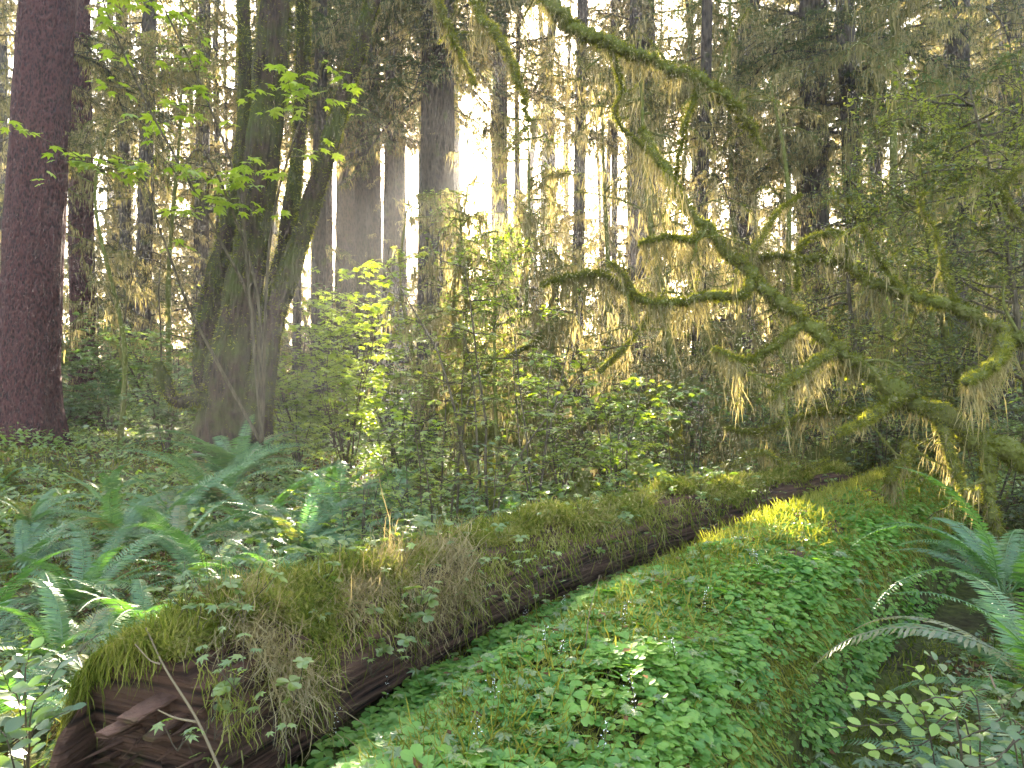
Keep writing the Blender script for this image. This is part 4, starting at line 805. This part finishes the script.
# ------------------------------------------------------------------ small foreground things
def post(name, label, cat, pts, r0, r1, seed, hang=.6, Lm=.12, tw=2):
    t = thing(name, label, cat, pts[0]); mossy_limb(t, pts, r0, r1, seed, hang, Lm, 'trunk', tw); return t
b = on(582, 7.6, -.1); post('tree_stump', 'short mossy stump with two stub limbs in the middle behind the log', 'stump', [b, b+[-.02, 0, .35], b+[.0, 0, .75]], .13, .09, 701, .7, .15, 5)
b = on(693, 8.8, -.1); post('tree_stump', 'slanting mossy post at the back of the log, taller of two', 'stump', [b, b+[-.1, .05, .5], b+[-.2, .1, 1.25]], .09, .07, 702, .7, .15, 1)
b = on(675, 9.4, -.1); post('tree_stump', 'thin mossy post left of the slanting post', 'stump', [b, b+[-.02, 0, .5], b+[.02, 0, 1.0]], .05, .04, 703, .7, .15, 1)
b = on(495, 6.3, 0); post('mossy_sapling', 'upright moss-covered stem beside the dark-stemmed sapling', 'sapling', [b, b+[-.02, 0, .5], b+[-.04, 0, 1.1]], .035, .02, 704, .5, .08, 1)
b = on(368, 4.6, .1); post('mossy_root', 'pair of stubby mossy roots straddling the log, left one', 'root', [b+[-.03, 0, .1], b+[0, 0, .35], b+[.03, 0, .5]], .04, .02, 705, .8, .12, 0)
post('fallen_branch', 'slanting dead branch rising to the right behind the saplings', 'branch', PP((442, 415, 9.5), (468, 388, 9.4), (500, 362, 9.4), (542, 338, 9.3)), .06, .03, 706, .5, .12, 3)
post('fallen_branch', 'lower nearly level dead branch beside the slanting one', 'branch', PP((450, 412, 9.0), (485, 402, 9.0), (520, 388, 9.0)), .035, .02, 707, .5, .1, 2)
post('fallen_log', 'dark fallen trunk lying in shade behind the saplings', 'log', [P(470, 440, 12), P(560, 425, 11.6), P(650, 398, 11.2), P(700, 385, 11)], .22, .16, 708, .4, .2, 3)
post('fallen_log', 'mossy rotten log in the shade below the leaning trunk', 'log', [P(760, 470, 10), P(860, 455, 9.6), P(1000, 440, 9.2)], .2, .15, 709, .6, .2, 3)
post('fallen_branch', 'slender dead branch leaning under the curved limb', 'branch', PP((600, 372, 9), (640, 330, 9), (665, 290, 9)), .035, .015, 710, .6, .2, 3)
for i, (px, d, lab, s) in enumerate([(12, 9.6, 'small mossy stub at the foot of the thick reddish trunk, left one', .16), (75, 9.4, 'small pointed mossy stub right of the other stub', .18)]):
    b = on(px, d, -.05); post('tree_stump', lab, 'stump', [b, b+[0, 0, s], b+[.02, 0, s*2]], .12, .04, 720+i, .3, .05, 0)
# dry twig across the broken end
tw = thing('dry_twig', 'dry forked twig leaning from the log top down to the ground by the broken end', 'twig', P(150, 640, 2.35)); g = Geo()
tube(g, spline(np.array(PP((146, 628, 2.3), (165, 668, 2.22), (196, 718, 2.12), (222, 775, 2.0)))-np.array(tw.location), 8), np.linspace(.0028, .0042, 25), 6, .15, 40, 1)
tube(g, spline(np.array(PP((158, 710, 2.15), (176, 718, 2.13), (198, 722, 2.12)))-np.array(tw.location), 6), np.linspace(.002, .004, 13), 5)
tube(g, spline(np.array(PP((135, 644, 2.25), (150, 660, 2.24), (160, 664, 2.22)))-np.array(tw.location), 6), np.linspace(.002, .003, 13), 5); g.build('stalk', M_TWIG, tw)
def stalk(label, pts, r0=.0025, leaves=0, seed=0, name='bare_stalk'):
    t = thing(name, label, 'stalk', pts[0]); g = Geo(); o = np.array(t.location); p = spline(np.array(pts)-o, 8); tube(g, p, np.linspace(r0, r0*.5, len(p)), 5, .2, 60, seed); g.build('stem', M_TWIG, t)
    return t
stalk('thin bare stalk rising from the sorrel left of the buried log crest', PP((578, 690, 2.7), (585, 650, 2.75), (590, 610, 2.8), (600, 575, 2.85)))
stalk('hanging root thread on the front of the moss-draped log, longer one', PP((486, 540, 4.1), (487, 575, 4.0), (489, 610, 3.95), (492, 635, 3.9)))
stalk('hanging root thread below the straw moss beard', PP((358, 590, 3.2), (361, 630, 3.15), (365, 662, 3.1)))
stalk('pale crooked stem at lower right above the pale leaves', PP((990, 675, 2.3), (1000, 700, 2.2), (1005, 712, 2.2), (1024, 728, 2.1)), .004)
# sapling maple and huckleberry at lower right
shrub(862, 2.75, 'young maple sapling with lobed leaves beside the dark hollow', .62, .28, 801, 3, MAPLE, .085, M_LEAF, 2.2, name='maple_sapling', stem_r=.004, tilt=.25, nb=6)
shrub(830, 3.2, 'smaller maple sapling behind the one by the hollow', .5, .25, 802, 2, MAPLE, .075, M_LEAF, 2.2, name='maple_sapling', stem_r=.004, tilt=.25, nb=5)
shrub(880, 2.3, 'low maple seedlings under the sapling in the hollow', .35, .35, 803, 5, MAPLE, .07, M_LEAF, 2.2, name='maple_sapling', stem_r=.003, tilt=.3, nb=6)
def wand(g, lf, pts, r, leaf, tm=OVAL):
    p = spline(pts, 6); tube(g, p, np.linspace(.003, .0012, len(p)), 5); T, N, B = frames(p); n = len(p)
    for i in range(2, n):
        s = 1 if i % 2 else -1; S = norm(np.cross(T[i], [0, 0, 1.]))*s; X = norm(S+T[i]*.5+r.normal(0, .12, 3)); Z = norm(np.array([0, 0, 1.])+r.normal(0, .25, 3)-[0, .25, 0]); Z = norm(Z-X*(X@Z)); Y = np.cross(Z, X)
        stamp(lf, *tm, p[i][None]+X*.004, X[None], Y[None], Z[None], np.array([leaf*r.uniform(.75, 1.1)*(1-.3*i/n)]))
def wand_bush(label, base, wands, leaf, mat, seed, name='huckleberry_bush'):
    t = thing(name, label, 'shrub', base); o = np.array(t.location); r = np.random.default_rng(seed); lf = Geo()
    for pts in wands:
        g = Geo(); wand(g, lf, np.array([base]+pts)-o, r, leaf, OVAL); g.build('stem', M_STEM, t)
    lf.build('leaves', mat, t); return t
b = on(960, 2.35); wand_bush('pale-leaved bush reaching in at the lower right corner', b,
    [PP((930, 735, 2.1), (890, 725, 2.05), (832, 728, 2.0)), PP((960, 730, 2.15), (905, 705, 2.1), (858, 700, 2.1)), PP((970, 740, 2.1), (920, 745, 2.0), (870, 750, 1.95)), PP((980, 720, 2.2), (940, 700, 2.2), (915, 668, 2.25)), PP((960, 740, 2.0), (925, 730, 2.0), (900, 700, 2.05))], .06, M_SALAL, 811)
b = on(1040, 2.3); wand_bush('green oval-leaved bush in the bottom right corner, right of the pale one', b,
    [PP((1010, 720, 2.2), (960, 690, 2.25), (930, 655, 2.3)), PP((1020, 740, 2.1), (985, 730, 2.1), (950, 745, 2.05)), PP((1030, 720, 2.2), (1010, 700, 2.2), (990, 690, 2.2)), PP((1040, 740, 2.1), (1000, 755, 2.0), (960, 770, 1.95)), PP((1050, 700, 2.1), (1020, 690, 2.1), (1000, 720, 2.1)), PP((1030, 760, 1.9), (990, 765, 1.85), (930, 775, 1.85))], .055, M_LEAF, 812)
b = on(30, 2.5); wand_bush('broad-leaved plant left of the broken log end', b,
    [PP((30, 720, 2.4), (45, 690, 2.35), (62, 660, 2.3)), PP((20, 710, 2.4), (10, 690, 2.3), (2, 670, 2.3)), PP((30, 740, 2.3), (50, 720, 2.3), (70, 710, 2.25)), PP((10, 750, 2.2), (0, 730, 2.2), (-10, 720, 2.2)), PP((25, 690, 2.4), (28, 660, 2.4), (30, 650, 2.4))], .075, M_LEAF, 813, 'broadleaf_plant')
# foamflowers
fm = Geo(); r = np.random.default_rng(90); st = Geo(); p = grow((0, 0, 0), (0, 0, 1), .16, 8, r, .15); tube(st, p, .0012, 4)
n = 22; ii = r.integers(3, 9, n); X, Y, Z = rand_axes(n, r); stamp(fm, *LEAF2, p[ii]+r.normal(0, .009, (n, 3)), X, Y, Z, .0075)
sm, fmm = st.mesh('stem', M_STEM), fm.mesh('flowers', M_FLOWER, False)
spots = [(365, 660, .3), (385, 690, 0), (410, 640, 0), (500, 690, 0), (540, 640, 0), (555, 650, 0), (240, 735, 0), (228, 720, 0), (300, 690, 0), (620, 615, 0), (560, 600, 0), (450, 610, 0), (640, 700, 0), (480, 730, 0), (700, 600, 0), (600, 740, 0), (760, 560, 0), (680, 660, 0), (525, 610, 0), (330, 725, 0)]
for i, (px, py, _) in enumerate(spots):
    d = 2.0
    for _k in range(200):
        q = P(px, py, d); 
        if q[2]-hz(q[0], q[1]) < .1: break
        d += .03
    t = thing('foamflower', 'sprig of tiny white flowers standing in the wood sorrel', 'flower', (q[0], q[1], hz(q[0], q[1])), 'tiny white flower sprigs in the sorrel')
    t.rotation_euler = (0, 0, i*1.3); t.scale = (1, 1, .8+.4*((i*7) % 5)/5); link('stem', sm, t); link('flowers', fmm, t)

# ------------------------------------------------------------------ haze
def haze():
    m, t = new_mat('haze'); v = N_(t, 'ShaderNodeVolumePrincipled'); v.inputs['Color'].default_value = (.92, .94, 1, 1); v.inputs['Density'].default_value = HAZE_DENSITY; v.inputs['Anisotropy'].default_value = .7
    o = N_(t, 'ShaderNodeOutputMaterial'); t.links.new(v.outputs[0], o.inputs['Volume'])
    x, y0, y1, z0, z1 = 170, -65, 330, -2.5, 38; V = [(a, b_, c) for c in (z0, z1) for b_ in (y0, y1) for a in (-x, x)]
    g = Geo(); g.add(np.array(V, float), [np.array([[0, 2, 3, 1], [4, 5, 7, 6], [0, 1, 5, 4], [2, 6, 7, 3], [0, 4, 6, 2], [1, 3, 7, 5]])]); o = g.build('haze', m, smooth=False)
    tag(o, 'thin sunlit haze hanging in the forest air', 'haze', kind='stuff')
if HAZE_DENSITY: haze()
print('TRIS', sum(len(m.polygons) for m in bpy.data.meshes), 'OBJ', len(bpy.data.objects))
